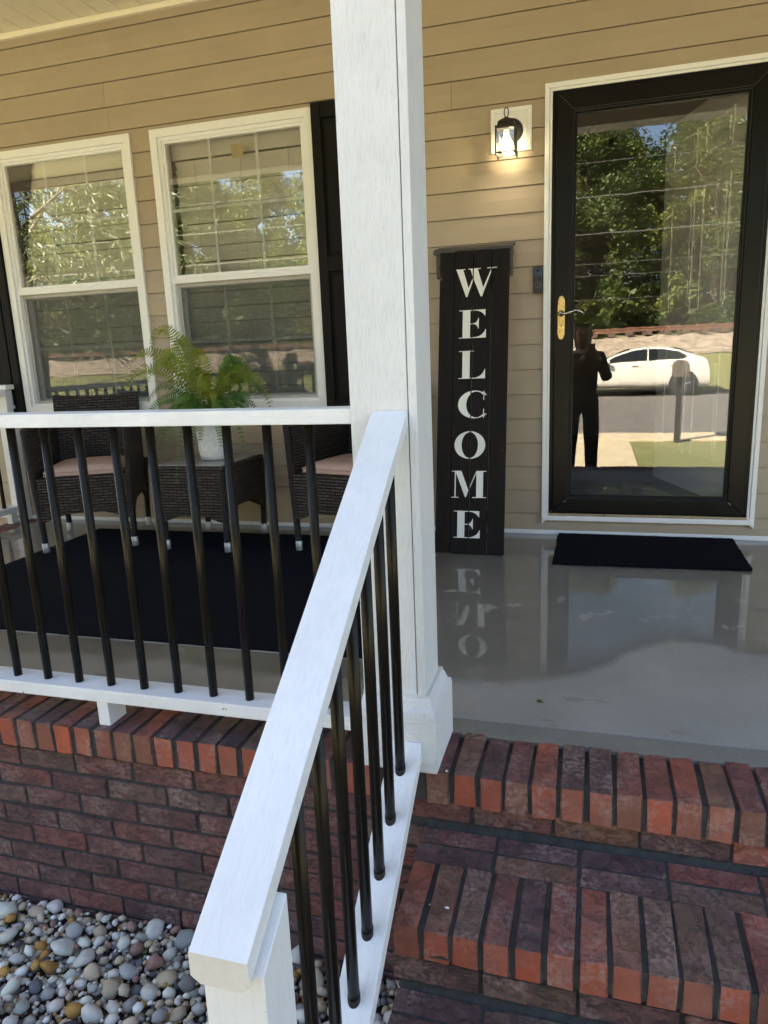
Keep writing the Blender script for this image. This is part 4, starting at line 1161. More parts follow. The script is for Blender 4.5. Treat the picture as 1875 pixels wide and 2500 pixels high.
# ------------------------------------------------------------------ welcome sign
SA = Vector((0, -0.465, 0.002)); SB = Vector((0, -0.172, 1.462)); su = (SB - SA).normalized(); sn = Vector((0, -su.z, su.y))
sg = thing('welcome_sign', 'tall black plank sign with white letters leaning on the wall mailbox', 'sign', SA)
sg.rotation_euler = (-math.atan2(su.y, su.z), 0, 0)
PLK = [(-0.5295, -0.4570), (-0.4545, -0.3645), (-0.3612, -0.2752), (-0.2722, -0.1885)]
for i, (a, b) in enumerate(PLK): box('plank', a, b, 0.0, 0.018, (0.004, -0.0, 0.001, 0.002)[i], 1.488 + (0.0, 0.003, 0.002, 0.0)[i], M_sign, sg, 0.0015)
for z in (0.16, 1.30): box('batten', -0.51, -0.21, 0.0182, 0.036, z, z + 0.06, M_sign, sg, 0.001)
def ell(cx, cy, rx, ry, a0, a1, n): return [(cx + rx * math.cos(a0 + (a1 - a0) * i / n), cy + ry * math.sin(a0 + (a1 - a0) * i / n)) for i in range(n + 1)]
def arc(p, q, bulge, n=6):
    p = Vector(p); q = Vector(q); c = (p + q) / 2 + Vector(((q - p).y, -(q - p).x)) * bulge
    return [tuple(p * (1 - t) ** 2 + c * 2 * t * (1 - t) + q * t * t) for t in [i / n for i in range(n + 1)]]
def letter(ch):
    """list of non-overlapping polygons in a unit-height cell"""
    T = 0.028
    if ch == 'E':
        return [[(0.0, 0), (0.97, 0), (0.97, T), (0.0, T)], [(0.0, 1 - T), (0.94, 1 - T), (0.94, 1), (0.0, 1)], [(0.13, T), (0.40, T), (0.40, 1 - T), (0.13, 1 - T)],
                [(0.97, T)] + [(0.97, 0.30), (0.955, 0.30)] + arc((0.945, 0.28), (0.60, T), -0.28)[0:], [(0.94, 1 - T)] + arc((0.60, 1 - T), (0.92, 0.78), -0.25) + [(0.94, 0.77)],
                [(0.40, 0.49), (0.54, 0.49)] + arc((0.56, 0.49), (0.69, 0.33), -0.22) + [(0.71, 0.33), (0.71, 0.71), (0.69, 0.71)] + arc((0.69, 0.70), (0.56, 0.525), -0.22) + [(0.54, 0.522), (0.40, 0.522)]]
    if ch == 'L':
        return [[(0.0, 0), (0.96, 0), (0.96, T), (0.0, T)], [(0.0, 1 - T), (0.53, 1 - T), (0.53, 1), (0.0, 1)], [(0.13, T), (0.40, T), (0.40, 1 - T), (0.13, 1 - T)], [(0.96, T), (0.96, 0.34), (0.945, 0.34)] + arc((0.935, 0.31), (0.60, T), -0.28)]
    if ch == 'O':
        out = []; n = 32; o = ell(0.5625, 0.5, 0.5625, 0.5, 0, 2 * math.pi, n); i_ = ell(0.5625, 0.5, 0.30, 0.468, 0, 2 * math.pi, n)
        return [[o[k], o[k + 1], i_[k + 1], i_[k]] for k in range(n)]
    if ch == 'C':
        n = 26; a0, a1 = R(42), R(318); o = ell(0.60, 0.5, 0.60, 0.5, a0, a1, n); i_ = ell(0.66, 0.5, 0.36, 0.468, R(42), R(318), n)
        out = [[o[k], o[k + 1], i_[k + 1], i_[k]] for k in range(n)]
        e0, f0, e1, f1 = o[0], i_[0], o[-1], i_[-1]
        out.append([e0, f0, (0.915, 0.68), (0.935, 0.66), (0.935, 1.0), (0.90, 1.0)] if False else [f0, (0.92, 0.66), (0.945, 0.66), (0.945, 0.99), (0.915, 0.99), e0])
        out.append([e1, (0.915, 0.01), (0.945, 0.01), (0.945, 0.34), (0.92, 0.34), f1])
        return out
    if ch == 'M':
        W = 1.29
        return [[(0.0, 0), (0.27, 0), (0.27, T), (0.0, T)], [(0.78, 0), (W, 0), (W, T), (0.78, T)], [(0.0, 1 - T), (0.37, 1 - T), (0.355, 1), (0.0, 1)],
                [(0.115, T), (0.155, T), (0.155, 1 - T), (0.115, 1 - T)], [(0.155, 1 - T), (0.155, 0.93), (0.52, 0.0), (0.57, 0.07), (0.635, 0.28), (0.37, 1 - T)],
                [(0.635, 0.28), (0.655, 0.29), (0.925, 0.93), (0.925, 1 - T), (0.91, 1 - T), (0.65, 0.345)], [(0.925, T), (1.175, T), (1.175, 1 - T), (0.925, 1 - T)], [(0.91, 1 - T), (W, 1 - T), (W, 1), (0.925, 1)]]
    if ch == 'W':
        return [[(-0.0, 1), (0.33, 1), (0.33, 1 - T), (0.255, 1 - T), (0.02, 1 - T), (0.0, 1 - T)], [(0.02, 1 - T), (0.255, 1 - T), (0.46, 0.31), (0.42, 0.0), (0.375, 0.0)],
                [(0.46, 0.31), (0.62, 0.67), (0.60, 0.72), (0.62, 0.60), (0.42, 0.0)][:0] or [(0.42, 0.0), (0.46, 0.31), (0.615, 0.68), (0.635, 0.63)],
                [(0.45, 1), (0.88, 1), (0.88, 1 - T), (0.78, 1 - T), (0.52, 1 - T), (0.45, 1 - T)], [(0.52, 1 - T), (0.78, 1 - T), (0.985, 0.31), (0.95, 0.0), (0.90, 0.0), (0.635, 0.63), (0.615, 0.68)],
                [(0.95, 0.0), (0.985, 0.31), (1.27, 1 - T), (1.305, 1 - T)], [(1.12, 1), (1.46, 1), (1.46, 1 - T), (1.305, 1 - T), (1.27, 1 - T), (1.12, 1 - T)]]
LETTERS = [('W', -0.448, 1.264, 0.137), ('E', -0.4285, 1.063, 0.137), ('L', -0.4265, 0.865, 0.136), ('C', -0.4265, 0.670, 0.136), ('O', -0.441, 0.471, 0.136), ('M', -0.4515, 0.279, 0.133), ('E', -0.437, 0.080, 0.134)]
for ch, lx, lz, lh in LETTERS:
    bm = bmesh.new()
    for (pa, pb) in PLK:
        b2 = bmesh.new()
        for poly in letter(ch):
            try: b2.faces.new([b2.verts.new((lx + p[0] * lh, -0.0016, lz + p[1] * lh)) for p in poly])
            except Exception: pass
        for co, no in (((pa + 0.001, 0, 0), (-1, 0, 0)), ((pb - 0.001, 0, 0), (1, 0, 0))):
            bmesh.ops.bisect_plane(b2, geom=b2.verts[:] + b2.edges[:] + b2.faces[:], plane_co=co, plane_no=no, clear_outer=True)
        tmp = bpy.data.meshes.new('t'); b2.to_mesh(tmp); b2.free(); bm.from_mesh(tmp); bpy.data.meshes.remove(tmp)
    bmesh.ops.recalc_face_normals(bm, faces=bm.faces)
    for f in bm.faces:
        if f.normal.y > 0: f.normal_flip()
    bmesh.ops.remove_doubles(bm, verts=bm.verts, dist=1e-5)
    g_ = bmesh.ops.extrude_face_region(bm, geom=bm.faces[:])
    bmesh.ops.translate(bm, vec=(0, 0.0012, 0), verts=[v for v in g_['geom'] if isinstance(v, bmesh.types.BMVert)])
    bmesh.ops.recalc_face_normals(bm, faces=bm.faces)
    me = bpy.data.meshes.new('letter'); bm.to_mesh(me); bm.free(); me.materials.append(M_letter)
    link('letter', me, sg)

# ------------------------------------------------------------------ wall fittings
mbx = thing('wall_mailbox', 'dark metal wall mailbox with sloping lid fixed behind the welcome sign', 'mailbox', (-0.375, -0.017, 1.345))
box('mailbox_body', -0.188, 0.188, -0.105, -0.001, 0.0, 0.125, M_mailbox, mbx, 0.006)
MB().prism([(-0.198, 0.0, 0.160), (-0.198, -0.122, 0.133), (-0.198, -0.122, 0.112), (-0.198, -0.116, 0.112), (-0.198, -0.116, 0.126), (-0.198, 0.0, 0.150)], (0.396, 0, 0)).build('mailbox_lid', M_mailbox, mbx, 0.002)
lp = thing('wall_lamp', 'lit black lantern wall light on a white mounting block beside the door', 'wall lamp', (-0.197, -0.016, 1.92))
frame2('mounting_block', -0.098, 0.098, 0.001, 0.199, 0.020, -0.016, 0.0, M_white, lp, 0.003)
frame2('mounting_block', -0.078, 0.078, 0.021, 0.179, 0.010, -0.011, 0.0, M_white, lp, 0.002)
box('mounting_plate', -0.068, 0.068, -0.006, 0.0, 0.031, 0.169, M_white, lp)
MB().lathe([(0.057, -0.0062), (0.057, -0.012), (0.050, -0.024), (0.030, -0.032), (0.0, -0.034)], (0, 0, 0.095), 28, 'y').build('back_plate', M_dark, lp, smooth=True)
LC = Vector((-0.008, -0.145, -0.045))
lan = link('lantern', None, lp); lan.location = LC
m = MB(); m.tube([(0, 0.115, 0.148), (0, 0.07, 0.160), (0, 0.02, 0.150), (0, 0.0, 0.140)], 0.008, 8); m.build('arm', M_dark, lan, smooth=True)
h = 0.044
for sx in (-1, 1):
    for sy in (-1, 1): box('cage_bar', sx * h - 0.004, sx * h + 0.004, sy * h - 0.004, sy * h + 0.004, -0.004, 0.124, M_dark, lan, 0.001)
frame_l = []
for z in (0.004, 0.110):
    for sy in (-1, 1): box('cage_rail', -h + 0.0042, h - 0.0042, sy * h - 0.003, sy * h + 0.003, z, z + 0.007, M_dark, lan)
    for sx in (-1, 1): box('cage_rail', sx * h - 0.003, sx * h + 0.003, -h + 0.0042, h - 0.0042, z, z + 0.007, M_dark, lan)
vs_ = []; fs = []
prof = [(0.046, 0.1175), (0.046, 0.121), (0.038, 0.127), (0.036, 0.142), (0.028, 0.150), (0.012, 0.160), (0.006, 0.166)]
for (r_, z) in prof: vs_ += [(-r_, -r_, z), (r_, -r_, z), (r_, r_, z), (-r_, r_, z)]
for i in range(len(prof) - 1):
    for k in range(4): fs.append((i * 4 + k, i * 4 + (k + 1) % 4, i * 4 + 4 + (k + 1) % 4, i * 4 + 4 + k))
fs += [(3, 2, 1, 0), tuple(range(len(vs_) - 4, len(vs_)))]
MB().add(vs_, fs).build('lantern_cap', M_dark, lan, 0.001)
MB().tube([(0.010 * math.cos(a), 0, 0.186 + 0.021 * math.sin(a)) for a in [2 * math.pi * i / 20 for i in range(21)]], 0.0025, 6, False).build('hanging_loop', M_dark, lan, smooth=True)
for s_ in (-1, 1):
    MB().box(-h + 0.0045, h - 0.0045, s_ * (h - 0.002) - 0.0007, s_ * (h - 0.002) + 0.0007, 0.0115, 0.1095).build('lamp_pane', M_lampglass, lan)
    MB().box(s_ * (h - 0.002) - 0.0007, s_ * (h - 0.002) + 0.0007, -h + 0.0045, h - 0.0045, 0.0115, 0.1095).build('lamp_pane', M_lampglass, lan)
MB().lathe([(0.0, 0.012), (0.018, 0.016), (0.030, 0.034), (0.030, 0.052), (0.016, 0.076), (0.012, 0.084)], (0, 0, 0), 20).build('bulb', M_bulb, lan, smooth=True)
MB().lathe([(0.014, 0.0845), (0.014, 0.112), (0.0, 0.113)], (0, 0, 0), 16).build('socket', simple('candle_socket', (0.6, 0.56, 0.45), 0.6), lan)
db = thing('doorbell', 'narrow black video doorbell on the siding beside the door trim', 'doorbell', (-0.0645, -0.015, 1.25))
m = MB(); pts = []
for (cx_, cz_, a0) in ((0.012, 0.119, 0), (-0.012, 0.119, 90), (-0.012, 0.012, 180), (0.012, 0.012, 270)):
    for i in range(5): a = R(a0 + 22.5 * i); pts.append((cx_ + 0.0115 * math.cos(a), 0, cz_ + 0.0115 * math.sin(a)))
m.prism(pts, (0, -0.022, 0)).build('bell_body', M_bell, db, 0.002)
box('camera_window', -0.019, 0.019, -0.0235, -0.0222, 0.086, 0.122, M_bellface, db, 0.001)
MB().lathe([(0.0085, -0.0236), (0.0085, -0.0255), (0.0, -0.026)], (0, 0, 0.110), 16, 'y').build('camera_lens', M_gasket, db)
MB().tube([(0.013 * math.cos(a), -0.0226, 0.042 + 0.013 * math.sin(a)) for a in [2 * math.pi * i / 24 for i in range(25)]], 0.0011, 5, False).build('button_ring', M_ring, db)
MB().lathe([(0.0112, -0.0222), (0.0112, -0.0232), (0.0, -0.0236)], (0, 0, 0.042), 20, 'y').build('button', M_bell, db)

# small scraps on floor and treads
M_scrap = mat_leaf('green_scrap', (0.05, 0.09, 0.02), (0.08, 0.12, 0.03), 0.2)
m = MB(); m.add([(0, 0, 0.001), (0.014, 0.004, 0.004), (0.022, -0.004, 0.002), (0.010, -0.008, 0.0015), (0.006, 0.011, 0.003)], [(0, 1, 2, 3), (0, 4, 1)])
o = m.build('leaf_scrap', M_scrap, clean=False); o.location = (0.075, -1.925, 0.0005); tag(o, 'tiny green leaf scrap on the dry concrete near the brick edge', 'leaf')
M_chip = simple('white_chip', (0.75, 0.74, 0.70), 0.7)
for i, (x, y, z, r_) in enumerate([(-0.062, -2.56, -0.168, 0.0045), (-0.10, -2.56, -0.168, 0.0016), (-0.107, -2.318, -0.001, 0.0042)]):
    o = MB().lathe([(r_ * 0.8, 0), (r_, 0.0006), (r_ * 0.7, 0.0016), (0, 0.0018)], (0, 0, 0), 7).build('paint_chip', M_chip); o.location = (x, y, z); o.scale = (1.2, 0.8, 1); o.rotation_euler[2] = i
    tag(o, ['larger white paint chip lying on a red nosing brick of the step', 'tiny white paint chip on a dark nosing brick of the step', 'white paint chip on the brick beside the column base'][i], 'paint chip', 'paint chips on the bricks')

# ------------------------------------------------------------------ the street behind the camera (seen mirrored in the glass)
def leaf_mesh(name, mats, seed, h, w, nclump, nleaf, size, bottom=0.12, spread=0.16):
    rr = random.Random(seed); m = MB()
    for c in range(nclump):
        t = rr.random() ** 0.85; z = h * (bottom + (1 - bottom) * t)
        env = math.sin(min(1.0, (t + 0.12) * 0.95) * math.pi) ** 0.55
        a = rr.random() * 6.283; r_ = w * env * math.sqrt(rr.random()) * (0.75 + 0.45 * rr.random())
        cx, cy = r_ * math.cos(a), r_ * math.sin(a); cr = w * spread * (0.7 + 0.8 * rr.random())
        m.mi = 0 if rr.random() < 0.6 else 1
        for k in range(nleaf):
            d = Vector((rr.gauss(0, 1), rr.gauss(0, 1), rr.gauss(0, 0.8))); d = d.normalized() * cr * (0.5 + 0.6 * rr.random())
            p = Vector((cx, cy, z)) + d
            u = Vector((rr.gauss(0, 1), rr.gauss(0, 1), rr.gauss(0, 0.6))).normalized(); v = u.cross(d.normalized() + Vector((rr.gauss(0, .5), rr.gauss(0, .5), rr.gauss(0, .5)))).normalized()
            s = size * (0.6 + 0.8 * rr.random())
            m.add([p - u * s, p + v * s * 0.45 + u * s * 0.1, p + u * s, p - v * s * 0.45 + u * s * 0.1], [(0, 1, 2, 3)])
    return m.mesh(name, mats)
def trunk_mesh(seed, h, w, r0):
    rr = random.Random(seed); m = MB()
    pts = [(rr.gauss(0, 0.02) * h * t, rr.gauss(0, 0.02) * h * t, h * 0.85 * t) for t in [i / 7 for i in range(8)]]
    m.tube(pts, [r0 * (1 - 0.85 * i / 7) for i in range(8)], 8)
    for k in range(9):
        t = 0.25 + 0.6 * rr.random(); a = rr.random() * 6.283; p = Vector((0, 0, h * 0.85 * t)); L = w * (0.9 - 0.5 * t)
        q = p + Vector((math.cos(a) * L, math.sin(a) * L, L * 0.7)); m.tube([p, (p + q) / 2 + Vector((0, 0, -0.08 * L)), q], [r0 * 0.4 * (1 - t * .6), r0 * 0.25, r0 * 0.08], 6)
    return m.mesh('trunk', M_bark, True)
CROWNS = [leaf_mesh('crown', [M_leafA, M_leafB], 300 + i, 13, 4.3, 170, 200, 0.11, 0.04, 0.16) for i in range(3)] + [leaf_mesh('crown', [M_leafB, M_leafA], 320, 12, 3.6, 150, 200, 0.11, 0.04, 0.17)]
TRUNKS = [trunk_mesh(330 + i, 13, 4, 0.28) for i in range(3)]
trr = random.Random(5)
TREES = []
def tree_scale(x):      # the row dips where the mirrored sky shows between the crowns
    for lim, k in ((-37, 0.46), (-29, 0.80), (-21, 1.08), (-15, 0.62), (99, 0.97)):
        if x < lim: return k
x = -66
while x < 30:
    TREES.append((x + trr.uniform(-1, 1), -37.5 + trr.uniform(-1.2, 2.0), tree_scale(x) * (0.80 + trr.random() * 0.30))); x += 3.1
x = -70
while x < 34:
    TREES.append((x + trr.uniform(-1.5, 1.5), -44 + trr.uniform(-2, 2), tree_scale(x) * (0.92 + trr.random() * 0.26))); x += 4.2
for i, (x, y, s) in enumerate(TREES):
    t = thing('street_tree', 'dense green leafy tree in the row beyond the railway, mirrored in the glass', 'tree', (x, y, 0.45), trr.random() * 6.28, 'trees beyond the railway')
    t.scale = (s * trr.uniform(0.85, 1.1), s * trr.uniform(0.85, 1.1), s)
    link('trunk', TRUNKS[i % 3], t); link('crown', CROWNS[i % 4], t)
# low bushes closing the foot of the tree row
BUSH = leaf_mesh('foliage', [M_leafA, M_leafB], 350, 2.6, 2.2, 36, 60, 0.2, 0.0, 0.2)
x = -60; i = 0
while x < 26:
    t = thing('hedge_bush', 'low dark green bush at the foot of the trees beyond the railway', 'bush', (x, -34.8 + trr.uniform(-.6, .6), 0.5), trr.random() * 6, 'bushes beyond the railway')
    link('foliage', BUSH, t); t.scale = (1.2, 1, 0.8 + trr.random() * 0.5); x += 3.4
# long-leaved tree in the front garden, left
lt = thing('garden_tree', 'long leaved garden tree whose hanging sprays mirror in the left window', 'tree', (-9.6, -7.2, -0.56))
m = MB(); m.tube([(0, 0, -0.1), (0.05, 0.02, 1.2), (0.2, 0.1, 2.4), (0.3, 0.3, 3.6), (0.3, 0.4, 5.0)], [0.14, 0.11, 0.09, 0.06, 0.03], 9)
for k in range(9):
    a = k * 0.75; m.tube([(0.2, 0.1, 2.0 + 0.28 * k), (0.2 + math.cos(a) * 0.8, 0.1 + math.sin(a) * 0.8, 2.7 + 0.28 * k), (0.2 + math.cos(a) * 1.7, 0.1 + math.sin(a) * 1.7, 2.7 + 0.25 * k)], [0.04, 0.025, 0.008], 6)
m.build('trunk', M_bark, lt, smooth=True)
m = MB(); rr = random.Random(77)
for k in range(420):
    a = rr.random() * 6.283; r_ = 2.5 * math.sqrt(rr.random()); z = 2.0 + 3.4 * rr.random() ** 0.9; p0 = Vector((0.2 + r_ * math.cos(a), 0.1 + r_ * math.sin(a), z))
    out = Vector((math.cos(a), math.sin(a), -0.35)).normalized(); L = 0.5 + 0.4 * rr.random()
    for q in range(22):
        t = q / 22; p = p0 + out * L * t + Vector((0, 0, -0.25 * t * t))
        d = (out + Vector((rr.gauss(0, .7), rr.gauss(0, .7), -0.4 + rr.gauss(0, .4)))).normalized(); s = Vector((rr.gauss(0, 1), rr.gauss(0, 1), rr.gauss(0, 1))).cross(d).normalized() * 0.017; ll = 0.15 + 0.10 * rr.random()
        m.add([p, p + d * ll * 0.4 + s, p + d * ll, p + d * ll * 0.4 - s], [(0, 1, 2, 3)])
m.build('crown', M_leafC, lt, clean=False)

# utility poles and overhead lines
M_pole = simple('pole_wood', (0.13, 0.10, 0.075), 0.9, 0.2, 3, stretch=(3, 3, .5)); M_wire = simple('wire_grey', (0.09, 0.088, 0.085), 0.6)
POLES = ((-26.0, 'wooden utility pole by the road, far down the street'), (22.0, 'wooden utility pole by the road beyond the parked car'))
for px, lab in POLES:
    t = thing('utility_pole', lab, 'pole', (px, -22.3, -0.6), 0, 'utility poles along the street')
    MB().tube([(0, 0, 0), (0, 0, 5), (0.03, 0, 10.2)], [0.16, 0.14, 0.10], 10).build('shaft', M_pole, t, smooth=True)
    box('crossarm', -0.05, 0.05, -1.1, 1.1, 9.2, 9.32, M_pole, t)
for k, (dy, za, r_) in enumerate(((-0.95, 9.55, 0.008), (0.95, 9.4, 0.008), (0.0, 8.1, 0.009), (0.12, 7.4, 0.017), (-0.12, 6.7, 0.02), (0.1, 5.9, 0.008), (-0.1, 5.4, 0.008), (0.1, 4.4, 0.007))):
    pts = []
    for i in range(41):
        s = i / 40; sag = (0.9 + 0.12 * k) * 4 * s * (1 - s); pts.append((-70 + 48 * 0 + 140 * s, -22.3 + dy, za - 0.6 + 0.35 * math.sin(k) - sag * 0.9))
    o = MB().tube(pts, r_, 5).build('overhead_wire', M_wire); tag(o, 'thin overhead utility wire strung along the street, mirrored in the door glass', 'wire', 'overhead wires along the street')

# parked car
def make_car():
    e = thing('parked_car', 'dusty white sedan parked on the road, mirrored in the storm door glass', 'car', (1.36, -19.9, -0.58))
    Mw = simple('dusty_white_car_paint', (0.60, 0.57, 0.51), 0.28, 0.06, 3, spec=0.6); Mg = simple('car_window_glass', (0.008, 0.010, 0.010), 0.06, 0.05); Mt = simple('tyre_rubber', (0.012, 0.012, 0.012), 0.8); Mr = simple('alloy_rim', (0.35, 0.35, 0.36), 0.35, metal=0.8); Mk = simple('car_black_trim', (0.012, 0.012, 0.012), 0.5)
    # x stations (front at -2.4): belt/top height, half width, roof height or None
    top = [(-2.42, 0.62), (-2.35, 0.72), (-2.1, 0.80), (-1.7, 0.88), (-1.25, 0.95), (-1.0, 0.99), (-0.5, 1.0), (0.0, 1.01), (0.6, 1.03), (1.1, 1.05), (1.45, 1.08), (1.8, 1.10), (1.95, 1.10), (2.05, 1.06), (2.12, 0.92), (2.14, 0.75)]
    roof = {-1.0: 1.0, -0.5: 1.27, 0.0: 1.42, 0.6: 1.46, 1.1: 1.40, 1.45: 1.29, 1.8: 1.14}
    vs_ = []; secs = []
    for (x, b) in top:
        hw = 0.92 * (1 - 0.10 * max(0, (abs(x) - 1.6) / 0.85) ** 2); lo = 0.22 if abs(x) < 2.2 else 0.30
        rz = roof.get(x, b)
        half = [(hw * 0.80, lo), (hw * 0.97, lo + 0.10), (hw, lo + 0.32), (hw * 0.985, min(b - 0.05, 0.82)), (hw * 0.94, b)]
        if rz > b + 0.05: half += [(hw * 0.80, rz - 0.08), (hw * 0.70, rz - 0.02), (hw * 0.40, rz + 0.01)]
        else: half += [(hw * 0.86, max(b, rz) + 0.005), (hw * 0.7, max(b, rz) + 0.012), (hw * 0.4, max(b, rz) + 0.02)]
        ring = [(x, -y, z) for (y, z) in half] + [(x, y, z) for (y, z) in half[::-1]]
        secs.append(ring)
    n = len(secs[0])
    for r_ in secs: vs_ += r_
    m = MB()
    for i in range(len(secs) - 1):
        for k in range(n):
            q = (i * n + k, i * n + (k + 1) % n, (i + 1) * n + (k + 1) % n, (i + 1) * n + k)
            m.f.append(q); m.m.append(0)
    m.v = vs_; m.f.append(tuple(range(n))[::-1]); m.m.append(0); m.f.append(tuple(range((len(secs) - 1) * n, len(secs) * n))); m.m.append(0)
    body = m.build('body', Mw, e, smooth=True)
    sub = body.modifiers.new('s', 'SUBSURF'); sub.levels = 2; sub.render_levels = 2
    for s in (-1, 1):
        def side(pts, name, mt, off=0.012, th=0.01):
            q = []
            for (x, z) in pts:
                t = max(0, min(1, (z - 1.0) / 0.42)); q.append((x, s * (0.872 - 0.135 * t + off), z))
            return MB().prism(q, (0, -s * th, 0)).build(name, mt, e, smooth=False)
        side([(-0.82, 1.03), (-0.42, 1.23), (0.02, 1.355), (0.38, 1.385), (0.38, 1.045)], 'side_window', Mg)
        side([(0.43, 1.047), (0.43, 1.385), (0.85, 1.365), (1.25, 1.27), (1.52, 1.14), (1.40, 1.09)], 'side_window', Mg)
        for xx in (-0.05, 1.0): box('door_grip', xx, xx + 0.2, s * 0.915 - 0.008, s * 0.915 + 0.014, 0.90, 0.925, Mw, e, 0.004)
        mm = MB().lathe([(0.0, -0.10), (0.06, -0.08), (0.08, 0.0), (0.06, 0.07), (0.0, 0.09)], (-0.72, s * 1.0, 1.02), 12, 'x'); mm.build('wing_mirror', Mw, e, smooth=True)
        box('sill_trim', -1.05, 1.0, s * 0.89 - 0.02, s * 0.89 + 0.02, 0.20, 0.24, Mk, e, 0.005)
        for xx in (-1.43, 1.40):
            MB().lathe([(0.395, -0.02), (0.395, 0.02)], (xx, s * 0.905, 0.36), 28, 'y').build('wheel_arch', Mk, e)
            w = link('wheel', None, e); w.location = (xx, s * 0.85, 0.335)
            MB().lathe([(0.22, -0.11), (0.32, -0.11), (0.335, -0.08), (0.335, 0.08), (0.32, 0.11), (0.22, 0.11)], (0, 0, 0), 28, 'y').build('tyre', Mt, w, smooth=True)
            m2 = MB(); m2.lathe([(0.225, -0.10), (0.235, 0.10), (0.215, 0.10), (0.205, -0.10)], (0, 0, 0), 28, 'y'); m2.lathe([(0.05, s * 0.06), (0.05, s * 0.105), (0.0, s * 0.107)], (0, 0, 0), 12, 'y')
            for k in range(5):
                a = 2 * math.pi * k / 5 + 0.3; m2.tube([(0.03 * math.cos(a), s * 0.09, 0.03 * math.sin(a)), (0.21 * math.cos(a), s * 0.095, 0.21 * math.sin(a))], [0.032, 0.022], 6)
            m2.build('rim', Mr, w)
    MB().prism([(-0.98, -0.62, 1.03), (-0.10, -0.55, 1.40), (-0.10, 0.55, 1.40), (-0.98, 0.62, 1.03)], (-0.012, 0, 0.02)).build('windscreen', Mg, e)
    MB().prism([(1.60, -0.58, 1.22), (1.15, -0.52, 1.40), (1.15, 0.52, 1.40), (1.60, 0.58, 1.22)], (0.012, 0, 0.02)).build('rear_window', Mg, e)
    for s in (-1, 1):
        box('headlight', -2.36, -2.18, s * 0.62 - 0.14, s * 0.62 + 0.14, 0.66, 0.74, Mr, e, 0.02); box('tail_light', 2.0, 2.13, s * 0.66 - 0.15, s * 0.66 + 0.15, 0.84, 0.94, simple('red_lens', (0.25, 0.01, 0.01), 0.2), e, 0.02)
    return e
make_car()

# kerbside mailbox on a post
kb = thing('kerb_mailbox', 'dark metal mailbox on a post at the pavement, mirrored before the white car', 'mailbox', (1.50, -8.15, -0.56))
box('post', -0.045, 0.045, -0.045, 0.045, -0.1, 1.02, M_dark, kb, 0.004)
Mmb = simple('mailbox_grey_brown', (0.10, 0.085, 0.075), 0.45, 0.15)
pts = [(-0.10, -0.24, 1.02), (0.10, -0.24, 1.02)] + [(0.10 * math.cos(a), -0.24, 1.17 + 0.10 * math.sin(a)) for a in [math.pi * i / 12 for i in range(13)]]
MB().prism(pts, (0, 0.48, 0)).build('mailbox_body', Mmb, kb, 0.004)
pts = [(p[0] * 1.04, 0.241, 1.02 + (p[2] - 1.02) * 1.02) for p in pts]
MB().prism(pts, (0, 0.012, 0)).build('mailbox_door', Mmb, kb, 0.003)
box('flag', 0.108, 0.114, -0.05, 0.10, 1.14, 1.19, simple('red_flag', (0.35, 0.02, 0.02), 0.5), kb)

# ------------------------------------------------------------------ photographer with a phone
def skinned(name, verts, edges, radii, root, mt, parent, sub=2):
    me = bpy.data.meshes.new(name); me.from_pydata(verts, edges, [])
    o = bpy.data.objects.new(name, me); COL.objects.link(o)
    sk = o.modifiers.new('skin', 'SKIN'); sk.use_smooth_shade = True
    for i, r_ in enumerate(radii):
        d = me.skin_vertices[0].data[i]; d.radius = (r_, r_) if not hasattr(r_, '__len__') else r_; d.use_root = (i == root)
    ss = o.modifiers.new('sub', 'SUBSURF'); ss.levels = sub; ss.render_levels = sub
    dg = bpy.context.evaluated_depsgraph_get(); dg.update()
    ev = o.evaluated_get(dg); nm = bpy.data.meshes.new_from_object(ev)
    bpy.data.objects.remove(o); bpy.data.meshes.remove(me)
    nm.materials.clear(); nm.materials.append(mt); nm.name = name
    return link(name, nm, parent)
M_skin = simple('skin', (0.16, 0.085, 0.055), 0.5, 0.05); M_shirt = mat_fabric('dark_tshirt', (0.012, 0.012, 0.014)); M_trs = mat_fabric('dark_trousers', (0.02, 0.02, 0.022)); M_hair = simple('dark_hair', (0.012, 0.009, 0.007), 0.5)
PXo, PYo, PZo = 0.10, -4.27, GZ + 0.012
pe = thing('person', 'person in dark clothes holding up a phone, mirrored as a silhouette in the door', 'person', (PXo, PYo, PZo))
ph = CAM - Vector((PXo, PYo, PZo))          # phone lens in the person's frame
PH = Vector((ph.x, ph.y - 0.006, ph.z))
hR = Vector((PH.x + 0.03, PH.y - 0.03, PH.z - 0.10)); hL = Vector((PH.x - 0.06, PH.y - 0.03, PH.z - 0.10))
V = [(0, 0, 0.96), (0, 0, 1.12), (0, 0.0, 1.30), (0, -0.005, 1.42), (0, 0.0, 1.50), (0, 0.02, 1.56), (0, 0.025, 1.66), (0, 0.015, 1.76),
     (0.175, -0.01, 1.41), (0.265, 0.02, 1.17), tuple(hR), (-0.175, -0.01, 1.41), (-0.265, 0.02, 1.17), tuple(hL),
     (0.10, 0.0, 0.90), (0.11, 0.02, 0.50), (0.115, 0.0, 0.08), (0.12, 0.14, 0.03), (-0.10, 0.0, 0.90), (-0.115, 0.03, 0.50), (-0.125, 0.0, 0.08), (-0.13, 0.14, 0.03)]
E_ = [(0, 1), (1, 2), (2, 3), (3, 4), (4, 5), (5, 6), (6, 7), (3, 8), (8, 9), (9, 10), (3, 11), (11, 12), (12, 13), (0, 14), (14, 15), (15, 16), (16, 17), (0, 18), (18, 19), (19, 20), (20, 21)]
